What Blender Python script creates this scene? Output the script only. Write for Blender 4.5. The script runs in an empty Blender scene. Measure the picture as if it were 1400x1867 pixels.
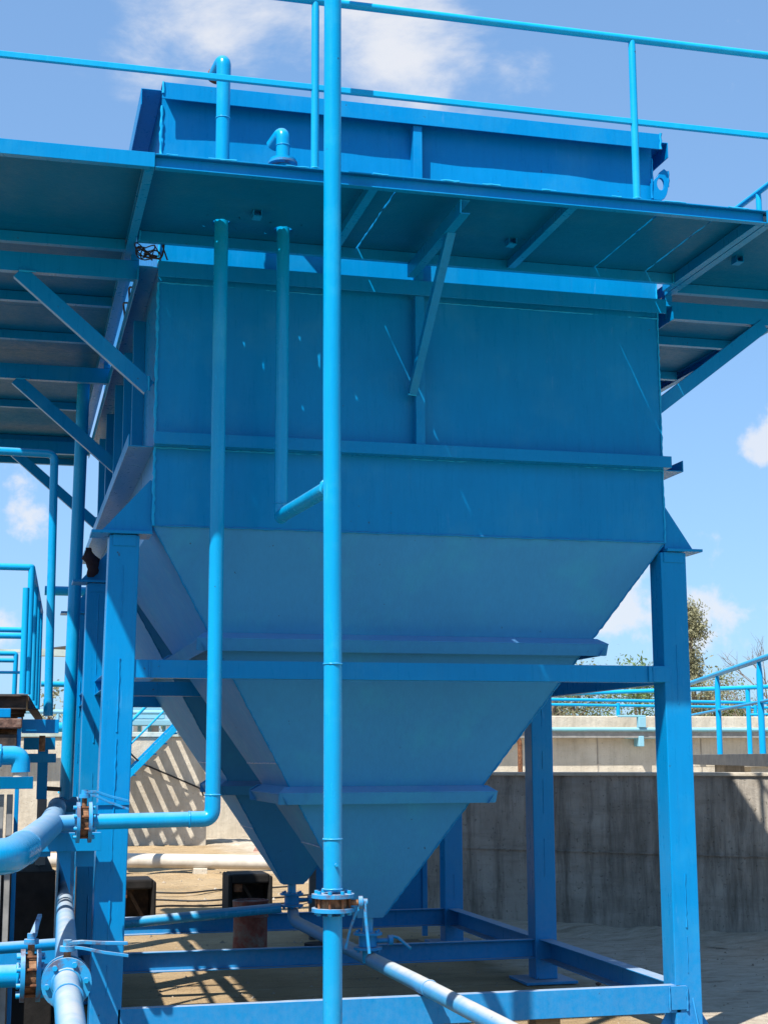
import bpy, bmesh, math, random
from mathutils import Vector, Matrix, noise
random.seed(7)
SC = bpy.context.scene
COL = SC.collection

# ---------------------------------------------------------------- camera
YAW, PIT, ROL = 0.24642, 0.16435, -0.00363
f = Vector((math.sin(YAW)*math.cos(PIT), math.cos(YAW)*math.cos(PIT), math.sin(PIT)))
r = Vector((math.cos(YAW), -math.sin(YAW), 0)); u = r.cross(f)
r2 = math.cos(ROL)*r + math.sin(ROL)*u; u2 = -math.sin(ROL)*r + math.cos(ROL)*u
cam = bpy.data.cameras.new('camera'); co = bpy.data.objects.new('camera', cam); COL.objects.link(co)
M = Matrix((( r2.x, u2.x, -f.x, 0), (r2.y, u2.y, -f.y, 0), (r2.z, u2.z, -f.z, 1.65), (0, 0, 0, 1)))
co.matrix_world = M
cam.sensor_fit = 'VERTICAL'; cam.sensor_height = 36; cam.sensor_width = 36; cam.lens = 52.23
cam.clip_start = 0.1; cam.clip_end = 3000
SC.camera = co

# ---------------------------------------------------------------- light, sky, exposure
SUN = Vector((-0.472, -0.479, 1.0)).normalized()      # towards the sun
EL = math.asin(SUN.z); AZ = math.atan2(SUN.x, SUN.y)
sl = bpy.data.lights.new('sun', 'SUN'); sl.energy = 5.0; sl.angle = math.radians(0.53); sl.color = (1, .95, .87)
so = bpy.data.objects.new('sun', sl); COL.objects.link(so); so.location = (-20, -20, 40)
so.rotation_euler = (-SUN).to_track_quat('-Z', 'Y').to_euler()
SC.view_settings.view_transform = 'Standard'; SC.view_settings.look = 'None'
SC.view_settings.exposure = 0.86; SC.view_settings.gamma = 1; SC.view_settings.use_curve_mapping = False

W = bpy.data.worlds.new('World'); SC.world = W; W.use_nodes = True
nt = W.node_tree; N = nt.nodes; L = nt.links; N.clear()
def nn(t, **k):
    n = N.new(t)
    for a, b in k.items(): setattr(n, a, b)
    return n
sky = nn('ShaderNodeTexSky', sky_type='NISHITA'); sky.sun_disc = False
sky.sun_elevation = EL; sky.sun_rotation = AZ; sky.air_density = 1.0; sky.dust_density = 0.7; sky.ozone_density = 2.2; sky.altitude = 0
tc = nn('ShaderNodeTexCoord')
nrm = nn('ShaderNodeVectorMath', operation='NORMALIZE'); L.new(tc.outputs['Generated'], nrm.inputs[0])
sep = nn('ShaderNodeSeparateXYZ'); L.new(nrm.outputs[0], sep.inputs[0])
def math_(op, a, b=None, c=None, clamp=False):
    n = nn('ShaderNodeMath', operation=op); n.use_clamp = clamp
    for i, v in enumerate((a, b, c)):
        if v is None: continue
        if hasattr(v, 'is_linked') or hasattr(v, 'links'): L.new(v, n.inputs[i])
        else: n.inputs[i].default_value = v
    return n.outputs[0]
# cloud layer: fractal noise on a flattened dome, thick where banks of cloud stand
den = math_('MAXIMUM', math_('ADD', sep.outputs[2], 0.10), 0.06)
px_ = math_('DIVIDE', sep.outputs[0], den); py_ = math_('DIVIDE', sep.outputs[1], den)
cmb = nn('ShaderNodeCombineXYZ'); L.new(px_, cmb.inputs[0]); L.new(py_, cmb.inputs[1])
nz = nn('ShaderNodeTexNoise'); nz.inputs['Scale'].default_value = 4.6; nz.inputs['Detail'].default_value = 13; nz.inputs['Roughness'].default_value = 0.60; nz.inputs['Distortion'].default_value = 0.25
L.new(cmb.outputs[0], nz.inputs['Vector'])
nz2 = nn('ShaderNodeTexNoise'); nz2.inputs['Scale'].default_value = 0.55; nz2.inputs['Detail'].default_value = 3
L.new(cmb.outputs[0], nz2.inputs['Vector'])
nz3 = nn('ShaderNodeTexNoise'); nz3.inputs['Scale'].default_value = 20; nz3.inputs['Detail'].default_value = 10; nz3.inputs['Roughness'].default_value = 0.58
L.new(nrm.outputs[0], nz3.inputs['Vector'])
def bank(d, r0, r1, w):
    v = Vector(d).normalized()
    dt = nn('ShaderNodeVectorMath', operation='DISTANCE'); L.new(nrm.outputs[0], dt.inputs[0]); dt.inputs[1].default_value = v
    mr = nn('ShaderNodeMapRange', interpolation_type='SMOOTHSTEP'); L.new(dt.outputs['Value'], mr.inputs[0])
    mr.inputs[1].default_value = r1; mr.inputs[2].default_value = r0; mr.inputs[3].default_value = 0; mr.inputs[4].default_value = w
    return mr.outputs[0]
def add_all(vals):
    o = vals[0]
    for v in vals[1:]: o = math_('ADD', o, v)
    return o
gen = nn('ShaderNodeMapRange', interpolation_type='SMOOTHSTEP'); L.new(nz2.outputs['Fac'], gen.inputs[0])
gen.inputs[1].default_value = 0.56; gen.inputs[2].default_value = 0.78; gen.inputs[3].default_value = 0; gen.inputs[4].default_value = 0.28
banks = add_all([gen.outputs[0],
    bank((.165, .872, .470), .02, .15, .30), bank((.25, .866, .440), .01, .10, .26), bank((.085, .885, .455), .01, .08, .22), bank((.205, .868, .46), .01, .06, .12),
    bank((.316, .846, .429), .0, .035, .15), bank((.439, .777, .452), 0, .03, .12)])
c1 = math_('ADD', nz.outputs['Fac'], banks)
mr = nn('ShaderNodeMapRange', interpolation_type='SMOOTHSTEP'); L.new(c1, mr.inputs[0])
mr.inputs[1].default_value = 0.70; mr.inputs[2].default_value = 1.02; mr.inputs[3].default_value = 0; mr.inputs[4].default_value = 0.90
# small puffs near the horizon
puffs = add_all([bank((.004, .986, .163), .0, .040, .56), bank((.476, .86, .207), .0, .038, .58), bank((.459, .883, .100), .0, .05, .40),
    bank((.403, .91, .098), .0, .06, .52), bank((0, .996, .086), .0, .045, .36), bank((.446, .891, .066), .0, .05, .36), bank((.6, .79, .12), 0, .08, .45), bank((-.3, .94, .10), 0, .1, .45), bank((-.55, .82, .14), 0, .1, .45)])
c2 = math_('ADD', math_('MULTIPLY_ADD', nz3.outputs['Fac'], 1.9, -.47), puffs)
mr2 = nn('ShaderNodeMapRange', interpolation_type='SMOOTHSTEP'); L.new(c2, mr2.inputs[0])
mr2.inputs[1].default_value = 0.78; mr2.inputs[2].default_value = 1.06; mr2.inputs[3].default_value = 0; mr2.inputs[4].default_value = 0.78
cl = math_('MAXIMUM', mr.outputs[0], mr2.outputs[0])
hs = nn('ShaderNodeGamma'); hs.inputs['Gamma'].default_value = 0.5; L.new(sky.outputs[0], hs.inputs['Color'])   # hazy summer air: even sky, less contrast towards the horizon
tint = nn('ShaderNodeMix', data_type='RGBA', blend_type='MULTIPLY'); tint.inputs[0].default_value = 1; L.new(hs.outputs[0], tint.inputs[6]); tint.inputs[7].default_value = (1.30, 1.92, 2.66, 1); tint.clamp_result = False
mixc = nn('ShaderNodeMix', data_type='RGBA'); L.new(cl, mixc.inputs[0]); L.new(tint.outputs[2], mixc.inputs[6]); mixc.inputs[7].default_value = (5.3, 5.4, 5.7, 1)
bg = nn('ShaderNodeBackground'); bg.inputs['Strength'].default_value = 0.090; L.new(mixc.outputs[2], bg.inputs[0])
wo = nn('ShaderNodeOutputWorld'); L.new(bg.outputs[0], wo.inputs[0])

G = -0.05        # ground level

# ---------------------------------------------------------------- materials
class Mat:
    def __init__(s, name):
        s.m = bpy.data.materials.new(name); s.m.use_nodes = True
        s.t = s.m.node_tree; s.b = s.t.nodes['Principled BSDF']
        s.geo = s.t.nodes.new('ShaderNodeNewGeometry')
    def n(s, t, **k):
        x = s.t.nodes.new(t)
        for a, b in k.items(): setattr(x, a, b)
        return x
    def lk(s, a, b): s.t.links.new(a, b)
    def noise(s, scale, detail=4, rough=.55, stretch=None, dist=0):
        x = s.n('ShaderNodeTexNoise'); x.inputs['Scale'].default_value = scale; x.inputs['Detail'].default_value = detail
        x.inputs['Roughness'].default_value = rough; x.inputs['Distortion'].default_value = dist
        src = s.geo.outputs['Position']
        if stretch:
            v = s.n('ShaderNodeVectorMath', operation='MULTIPLY'); s.lk(src, v.inputs[0]); v.inputs[1].default_value = stretch; src = v.outputs[0]
        s.lk(src, x.inputs['Vector']); return x.outputs['Fac']
    def ramp(s, fac, stops):
        x = s.n('ShaderNodeValToRGB'); s.lk(fac, x.inputs[0]); e = x.color_ramp.elements
        while len(e) < len(stops): e.new(.5)
        for i, (p, c) in enumerate(stops): e[i].position = p; e[i].color = (*c, 1) if not isinstance(c, (int, float)) else (c, c, c, 1)
        return x.outputs[0]
    def mix(s, fac, a, b):
        x = s.n('ShaderNodeMix', data_type='RGBA')
        for i, v in ((0, fac), (6, a), (7, b)):
            if hasattr(v, 'links'): s.lk(v, x.inputs[i])
            else: x.inputs[i].default_value = v if i == 0 else (*v, 1)
        return x.outputs[2]
    def ma(s, op, a, b=0.0, clamp=False):
        x = s.n('ShaderNodeMath', operation=op); x.use_clamp = clamp
        for i, v in enumerate((a, b)):
            if hasattr(v, 'links'): s.lk(v, x.inputs[i])
            else: x.inputs[i].default_value = v
        return x.outputs[0]
    def mr(s, v, a, b, c=0, d=1):
        x = s.n('ShaderNodeMapRange'); s.lk(v, x.inputs[0])
        for i, q in enumerate((a, b, c, d)): x.inputs[i+1].default_value = q
        return x.outputs[0]
    def bump(s, h, strength, dist):
        x = s.n('ShaderNodeBump'); x.inputs['Strength'].default_value = strength; x.inputs['Distance'].default_value = dist
        s.lk(h, x.inputs['Height']); s.lk(x.outputs[0], s.b.inputs['Normal']); return x
    def fin(s, col, rough=.5, spec=.5, metal=0):
        for k, v in (('Base Color', col), ('Roughness', rough), ('Specular IOR Level', spec), ('Metallic', metal)):
            if hasattr(v, 'links'): s.lk(v, s.b.inputs[k])
            else: s.b.inputs[k].default_value = (*v, 1) if isinstance(v, tuple) else v
        return s.m

def blue(name, c, rough=(.22, .40), dust=.5, fade=.25, brush=1.0, rustc=.0, ior=1.27):
    q = Mat(name)
    big = q.noise(1.3, 5, .6); fine = q.noise(14, 5, .6); streak = q.noise(7, 5, .65, (5, 5, .45))
    v = q.ma('ADD', q.ma('MULTIPLY', big, .6), q.ma('MULTIPLY', streak, .4))
    lo = tuple(x*.90 for x in c); hi = (c[0], c[1]*1.08, c[2]*1.06)
    col = q.ramp(v, [(.33, lo), (.67, hi)])
    # chalked, faded patches
    fm = q.ma('MULTIPLY', q.ramp(q.noise(2.2, 6, .68), [(.52, 0), (.72, 1)]), fade)
    col = q.mix(fm, col, (.04, c[1]*1.3+.03, c[2]*1.03))
    # dust lying on faces that look up, and splashed dirt close to the ground
    sp = q.n('ShaderNodeSeparateXYZ'); q.lk(q.geo.outputs['Normal'], sp.inputs[0])
    pp = q.n('ShaderNodeSeparateXYZ'); q.lk(q.geo.outputs['Position'], pp.inputs[0])
    up = q.mr(sp.outputs[2], .35, .95); low = q.mr(pp.outputs[2], 1.6, .05, .28, 1.0)
    dm = q.ma('MULTIPLY', q.ma('MULTIPLY', up, low), q.ramp(q.noise(5, 6, .7), [(.25, .45), (.7, 1.0)]))
    dm = q.ma('MULTIPLY', dm, dust*1.5, True)
    spl = q.ma('MULTIPLY', q.mr(pp.outputs[2], .75, -.05, 0, .13), q.ramp(q.noise(24, 7, .75), [(.35, .15), (.72, 1)]))
    dm = q.ma('MAXIMUM', dm, spl)
    col = q.mix(dm, col, (.46, .42, .36))
    # chips
    ch = q.ramp(q.noise(26, 3, .5), [(.735, 0), (.75, 1)])
    ch = q.ma('MULTIPLY', ch, q.ramp(q.noise(1.9, 2), [(.5, 0), (.56, .8)]))
    col = q.mix(ch, col, (.03, .05, .07))
    if rustc:
        rm = q.ma('MULTIPLY', q.ramp(q.noise(11, 7, .7), [(.48, 0), (.60, 1)]), rustc)
        col = q.mix(rm, col, (.12, .05, .025))
    dp_ = q.ma('MULTIPLY', q.ramp(q.noise(9, 5, .62, (3.2, 3.2, .16)), [(.60, 0), (.74, 1)]), .12)
    col = q.mix(dp_, col, (.03, c[1]*.55, c[2]*.55))
    sc_ = q.ma('MULTIPLY', q.ramp(q.noise(40, 2, .5, (1, 1, .12), 1.5), [(.70, 0), (.72, 1)]), q.ramp(q.noise(1.1, 3), [(.50, 0), (.58, .16)]))
    col = q.mix(sc_, col, (.10, c[1]*1.5, c[2]*1.2))
    ro = q.mr(q.ma('ADD', q.ma('MULTIPLY', fine, .4), q.ma('MULTIPLY', streak, .6)), .3, .7, rough[0], rough[1])
    ro = q.ma('ADD', ro, q.ma('MULTIPLY', dm, .4), True)
    h = q.ma('ADD', q.ma('MULTIPLY', q.noise(60, 3, .6), .35), q.ma('MULTIPLY', q.noise(18, 4, .6, (4, 4, .6)), brush))
    q.bump(h, .16, .006)
    q.b.distribution = 'GGX'; q.b.inputs['IOR'].default_value = ior; q.b.inputs['Specular Tint'].default_value = (.75, .9, 1, 1)
    return q.fin(col, ro, .5)
BLUE = (.0, .196, .475)
M_BLUE = blue('blue_paint', BLUE)
M_HOP = blue('chalky_hopper_paint_ground_sheen', (.040, .240, .51), (.44, .66), .5, .40, 1.0, 0, 1.12)  # chalky paint; paler grey base also carries the sunlit ground's reflection
M_FLANGE = blue('chipped_blue_flange_paint', (.02, .25, .54), (.35, .55), .7, .5, .6, .75)
M_PIPE = blue('blue_pipe_paint', (.0, .268, .555), (.15, .32), .6, .35, .8, 0, 1.42)
M_DUSTY = blue('dusty_blue_pipe_paint', (.03, .22, .46), (.4, .6), .85, .55, .6)
M_RAIL = blue('pale_blue_rail_paint', (.004, .31, .63), (.3, .45), .3, .3, .4)
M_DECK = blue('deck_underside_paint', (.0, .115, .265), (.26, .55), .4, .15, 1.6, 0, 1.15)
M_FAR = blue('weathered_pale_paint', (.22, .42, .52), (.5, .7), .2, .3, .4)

def simple(name, stops, scale=8, detail=6, rough=.7, spec=.3, bump=.2, bdist=.01, stretch=None, metal=0, r=.6):
    q = Mat(name); n_ = q.noise(scale, detail, r, stretch)
    col = q.ramp(n_, stops)
    q.bump(q.noise(scale*3, 6, .65, stretch), bump, bdist)
    return q.fin(col, rough, spec, metal)
M_RUST = simple('rusted_iron', [(.3, (.045, .022, .014)), (.5, (.16, .065, .03)), (.72, (.27, .13, .06))], 22, rough=.85, bump=.5)
M_RUSTY_BODY = simple('rusty_valve_casting', [(.3, (.07, .035, .02)), (.55, (.24, .12, .06)), (.75, (.34, .22, .14))], 30, rough=.85, bump=.5)
M_RUSTSTEEL = simple('dark_rusted_steel', [(.35, (.02, .017, .016)), (.6, (.06, .04, .03)), (.78, (.16, .085, .05))], 14, rough=.75, bump=.4)
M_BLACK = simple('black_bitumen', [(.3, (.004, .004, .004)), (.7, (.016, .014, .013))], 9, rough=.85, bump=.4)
M_DARKST = simple('dark_grey_steel', [(.3, (.05, .052, .055)), (.7, (.11, .108, .10))], 7, rough=.6, bump=.2)
M_GREYCOL = simple('grey_painted_steel', [(.3, (.18, .175, .165)), (.7, (.30, .29, .27))], 9, rough=.7)
M_BRICKSLAB = simple('weathered_brown_slab', [(.3, (.06, .035, .028)), (.55, (.15, .085, .065)), (.75, (.26, .19, .15))], 24, rough=.9, bump=.6)
M_DRUM = simple('rusty_red_drum_paint', [(.3, (.05, .035, .03)), (.46, (.20, .06, .045)), (.58, (.17, .13, .11)), (.75, (.27, .25, .23))], 7, 7, rough=.7, bump=.35, r=.66)
M_WOOD = simple('old_timber', [(.3, (.10, .065, .035)), (.7, (.26, .18, .10))], 8, stretch=(1, 8, 8), rough=.9, bump=.4)
M_WPIPE = simple('off_white_pipe_paint', [(.3, (.40, .36, .30)), (.7, (.56, .52, .46))], 4, rough=.6)
M_PINK = simple('faded_red_sheet', [(.3, (.30, .15, .11)), (.7, (.44, .27, .21))], 5, rough=.7)
M_CABLE = simple('black_cable', [(.3, (.01, .01, .01)), (.7, (.025, .024, .023))], 20, rough=.5)
M_CLOTH = simple('dark_cloth', [(.3, (.006, .005, .008)), (.7, (.03, .02, .028))], 12, rough=.95)
M_INK = simple('dark_blue_stamp', [(.3, (.004, .03, .08)), (.7, (.006, .05, .11))], 20, rough=.6)
M_BARK = simple('tree_bark', [(.3, (.10, .075, .055)), (.7, (.25, .20, .16))], 6, rough=.9, stretch=(6, 6, 1), bump=.6)
M_ALGAE = simple('green_grey_beam_paint', [(.3, (.30, .38, .36)), (.7, (.50, .56, .52))], 5, rough=.7)

def concrete(name, a, b, stain=.5):
    q = Mat(name)
    base = q.ramp(q.noise(1.6, 8, .65), [(.3, a), (.7, b)])
    dr = q.ramp(q.noise(2.4, 7, .7, (3.2, 3.2, .35)), [(.44, 0), (.70, 1)])
    base = q.mix(q.ma('MULTIPLY', dr, stain), base, tuple(x*.38 for x in a))
    pale = q.ramp(q.noise(3.1, 7, .72, (4.5, 4.5, .3)), [(.60, 0), (.76, 1)])
    base = q.mix(q.ma('MULTIPLY', pale, .45), base, tuple(min(1, x*1.35) for x in b))
    band = q.ramp(q.noise(1.1, 6, .7, (.6, .6, 5)), [(.52, 0), (.62, 1)])
    base = q.mix(q.ma('MULTIPLY', band, .3*stain), base, tuple(x*.55 for x in a))
    pit = q.ramp(q.noise(35, 3, .5), [(.30, 0), (.36, 1)])
    base = q.mix(q.ma('MULTIPLY', q.ma('SUBTRACT', 1.0, pit), .6), base, tuple(x*.4 for x in a))
    h = q.ma('ADD', q.ma('MULTIPLY', q.noise(8, 8, .65), 1.0), q.ma('MULTIPLY', pit, .5))
    q.bump(h, .55, .03)
    return q.fin(base, .88, .25)
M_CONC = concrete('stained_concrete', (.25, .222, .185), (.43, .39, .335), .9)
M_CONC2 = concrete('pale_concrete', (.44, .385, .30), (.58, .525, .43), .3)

# sandy ground
q = Mat('sandy_ground')
a_ = q.ramp(q.noise(.9, 8, .65), [(.3, (.33, .225, .12)), (.7, (.47, .345, .20))])
gr = q.ramp(q.noise(.55, 7, .7, (.5, 1.8, 1)), [(.56, 0), (.68, 1)])
a_ = q.mix(q.ma('MULTIPLY', gr, .55), a_, (.19, .15, .085))
st = q.ramp(q.noise(70, 3, .6), [(.33, 0), (.42, 1)])
a_ = q.mix(q.ma('MULTIPLY', q.ma('SUBTRACT', 1.0, st), .55), a_, (.13, .10, .07))
stn = q.ramp(q.noise(38, 2, .5), [(.68, 0), (.72, 1)])
a_ = q.mix(q.ma('MULTIPLY', stn, .5), a_, (.42, .38, .33))
gp = q.n('ShaderNodeSeparateXYZ'); q.lk(q.geo.outputs['Position'], gp.inputs[0])
pm_ = q.mr(q.ma('ADD', gp.outputs[0], q.ma('MULTIPLY', q.noise(1.2, 6, .7), 1.6)), 4.7, 5.4)
pale = q.ramp(q.noise(6, 8, .72, (.8, 1.6, 1)), [(.3, (.36, .31, .24)), (.5, (.50, .44, .355)), (.7, (.63, .57, .47))])
a_ = q.mix(q.ma('MULTIPLY', pm_, .85), a_, pale)
sk = q.ramp(q.noise(2.2, 8, .72, (.55, 3.2, 1), .4), [(.57, 0), (.66, 1)])
a_ = q.mix(q.ma('MULTIPLY', sk, .6), a_, (.15, .115, .075))
sk2 = q.ramp(q.noise(5.5, 7, .72, (.6, 2.2, 1)), [(.58, 0), (.68, 1)])
a_ = q.mix(q.ma('MULTIPLY', sk2, .5), a_, (.50, .42, .31))
h_ = q.ma('ADD', q.ma('MULTIPLY', q.noise(3.5, 9, .72, (.7, 2.2, 1)), 1.3), q.ma('MULTIPLY', q.noise(45, 4, .6), .18))
q.bump(h_, .8, .09)
M_SAND = q.fin(a_, .95, .15)
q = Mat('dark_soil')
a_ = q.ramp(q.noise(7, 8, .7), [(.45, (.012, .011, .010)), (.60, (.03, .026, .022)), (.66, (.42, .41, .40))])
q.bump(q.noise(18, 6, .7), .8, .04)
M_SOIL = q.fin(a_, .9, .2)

def leafm(name, a, b):
    q = Mat(name); col = q.ramp(q.noise(1.4, 4, .7), [(.3, a), (.7, b)])
    q.b.inputs['Roughness'].default_value = .6
    tr = q.n('ShaderNodeBsdfTranslucent'); q.lk(col, tr.inputs[0])
    mx = q.n('ShaderNodeMixShader'); mx.inputs[0].default_value = .3
    q.fin(col, .6, .3); q.lk(q.b.outputs[0], mx.inputs[1]); q.lk(tr.outputs[0], mx.inputs[2])
    out = [x for x in q.t.nodes if x.type == 'OUTPUT_MATERIAL'][0]; q.lk(mx.outputs[0], out.inputs[0]); return q.m
M_LEAF = leafm('olive_leaves', (.13, .145, .06), (.24, .25, .11))
M_LEAF2 = leafm('fresh_green_leaves', (.11, .165, .06), (.20, .28, .10))
M_LEAF3 = leafm('dry_brown_green_leaves', (.18, .18, .10), (.31, .30, .18))

# ---------------------------------------------------------------- mesh helpers
ORG = {}
class MB:
    def __init__(s): s.v = []; s.f = []; s.sm = []
    def add(s, vs, fs, smooth=False):
        o = len(s.v); s.v += [Vector(x) for x in vs]
        s.f += [tuple(i+o for i in q_) for q_ in fs]; s.sm += [smooth]*len(fs); return s
    def box(s, x0, x1, y0, y1, z0, z1):
        v = [(x, y, z) for z in (z0, z1) for y in (y0, y1) for x in (x0, x1)]
        return s.add(v, [(0, 2, 3, 1), (4, 5, 7, 6), (0, 1, 5, 4), (2, 6, 7, 3), (0, 4, 6, 2), (1, 3, 7, 5)])
    def ext(s, prof, p0, p1, side, up):
        """extrude a closed 2-D outline (along side, up) from p0 to p1"""
        p0, p1, side, up = Vector(p0), Vector(p1), Vector(side), Vector(up); n = len(prof)
        vs = [p0+side*a+up*b for a, b in prof]+[p1+side*a+up*b for a, b in prof]
        fs = [(i, (i+1) % n, n+(i+1) % n, n+i) for i in range(n)]+[tuple(range(n-1, -1, -1)), tuple(range(n, 2*n))]
        return s.add(vs, fs)
    def tube(s, pts, rad, seg=20, cap=True, bend=0, jit=0):
        P = [Vector(p) for p in pts]
        if bend:
            Q = [P[0]]
            for i in range(1, len(P)-1):
                a = (P[i-1]-P[i]); b = (P[i+1]-P[i]); la, lb = a.length, b.length; a.normalize(); b.normalize()
                d = min(bend, la*.48, lb*.48)
                s0, s1 = P[i]+a*d, P[i]+b*d
                for k in range(9):
                    t = k/8; Q.append(s0*(1-t)**2+P[i]*2*t*(1-t)+s1*t*t)
            Q.append(P[-1]); P = Q
        n = len(P); tg = []
        for i in range(n):
            t = (P[min(i+1, n-1)]-P[max(i-1, 0)]); tg.append(t.normalized())
        ref = Vector((0, 0, 1)) if abs(tg[0].z) < .9 else Vector((1, 0, 0))
        nrm_ = tg[0].cross(ref).normalized(); rings = []
        for i in range(n):
            nrm_ = (nrm_-tg[i]*nrm_.dot(tg[i])).normalized(); b = tg[i].cross(nrm_)
            rr = rad if not callable(rad) else rad(i/(n-1))
            if jit: rr *= 1+random.uniform(-jit, jit)
            rings.append([P[i]+(nrm_*math.cos(2*math.pi*k/seg)+b*math.sin(2*math.pi*k/seg))*rr for k in range(seg)])
        vs = [v for rg in rings for v in rg]
        fs = [(i*seg+k, i*seg+(k+1) % seg, (i+1)*seg+(k+1) % seg, (i+1)*seg+k) for i in range(n-1) for k in range(seg)]
        s.add(vs, fs, True)
        if cap:
            s.add(rings[0], [tuple(range(seg-1, -1, -1))]); s.add(rings[-1], [tuple(range(seg))])
        return s
    def cyl(s, p, axis, rad, h, seg=24):
        p = Vector(p); a = Vector(axis).normalized(); return s.tube([p-a*h/2, p+a*h/2], rad, seg)
    def weld(s, p0, p1, rad=.006, step=.022):
        p0, p1 = Vector(p0), Vector(p1); n = max(3, int((p1-p0).length/step))
        pts = [p0.lerp(p1, i/n)+Vector((random.uniform(-1, 1), random.uniform(-1, 1), random.uniform(-1, 1)))*rad*.35 for i in range(n+1)]
        return s.tube(pts, rad, 6, True, 0, .35)
    def ring(s, c, axis, R, rad, seg=24):
        a = Vector(axis).normalized(); e = a.orthogonal().normalized(); g = a.cross(e); c = Vector(c); vs = []; fs = []; m = 6
        for i in range(seg):
            d = e*math.cos(2*math.pi*i/seg)+g*math.sin(2*math.pi*i/seg)
            rr = rad*(1+random.uniform(-.3, .3))
            for k in range(m): vs.append(c+d*(R+rr*math.cos(2*math.pi*k/m))+a*rr*math.sin(2*math.pi*k/m))
        for i in range(seg):
            for k in range(m): fs.append((i*m+k, ((i+1) % seg)*m+k, ((i+1) % seg)*m+(k+1) % m, i*m+(k+1) % m))
        return s.add(vs, fs, True)
    def build(s, name, mat, parent=None, bevel=0, kind=None):
        me = bpy.data.meshes.new(name); org = ORG.get(parent.name if parent else None, Vector((0, 0, 0)))
        if parent is None and s.v:
            org = Vector((sum(v.x for v in s.v)/len(s.v), sum(v.y for v in s.v)/len(s.v), min(v.z for v in s.v)))
        me.from_pydata([v-org for v in s.v], [], s.f); me.update()
        bm = bmesh.new(); bm.from_mesh(me); bmesh.ops.recalc_face_normals(bm, faces=bm.faces); bm.to_mesh(me); bm.free()
        me.polygons.foreach_set('use_smooth', s.sm); me.materials.append(mat)
        o = bpy.data.objects.new(name, me); COL.objects.link(o)
        if parent: o.parent = parent
        else: o.location = org
        ORG[o.name] = org.copy()
        if bevel:
            md = o.modifiers.new('bevel', 'BEVEL'); md.width = bevel; md.segments = 2; md.limit_method = 'ANGLE'; md.angle_limit = math.radians(40)
        if kind: o['kind'] = kind
        return o
def tag(o, label, cat, group=None):
    o['label'] = label; o['category'] = cat
    if group: o['group'] = group
    return o
def thing(name, loc, label, cat, group=None):
    o = bpy.data.objects.new(name, None); COL.objects.link(o); o.location = loc; o.empty_display_size = .2
    ORG[o.name] = Vector(loc); return tag(o, label, cat, group)
def B(x0, x1, y0, y1, z0, z1): return MB().box(x0, x1, y0, y1, z0, z1)
def Cprof(w, h, t=.006):    # channel: web at side 0, flanges towards +side
    return [(0, 0), (w, 0), (w, t), (t, t), (t, h-t), (w, h-t), (w, h), (0, h)]
def Lprof(w, h, t=.006):    # angle: vertical leg at side 0, horizontal leg at the bottom
    return [(0, 0), (w, 0), (w, t), (t, t), (t, h), (0, h)]
X_, Y_, Z_ = Vector((1, 0, 0)), Vector((0, 1, 0)), Vector((0, 0, 1))

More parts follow.
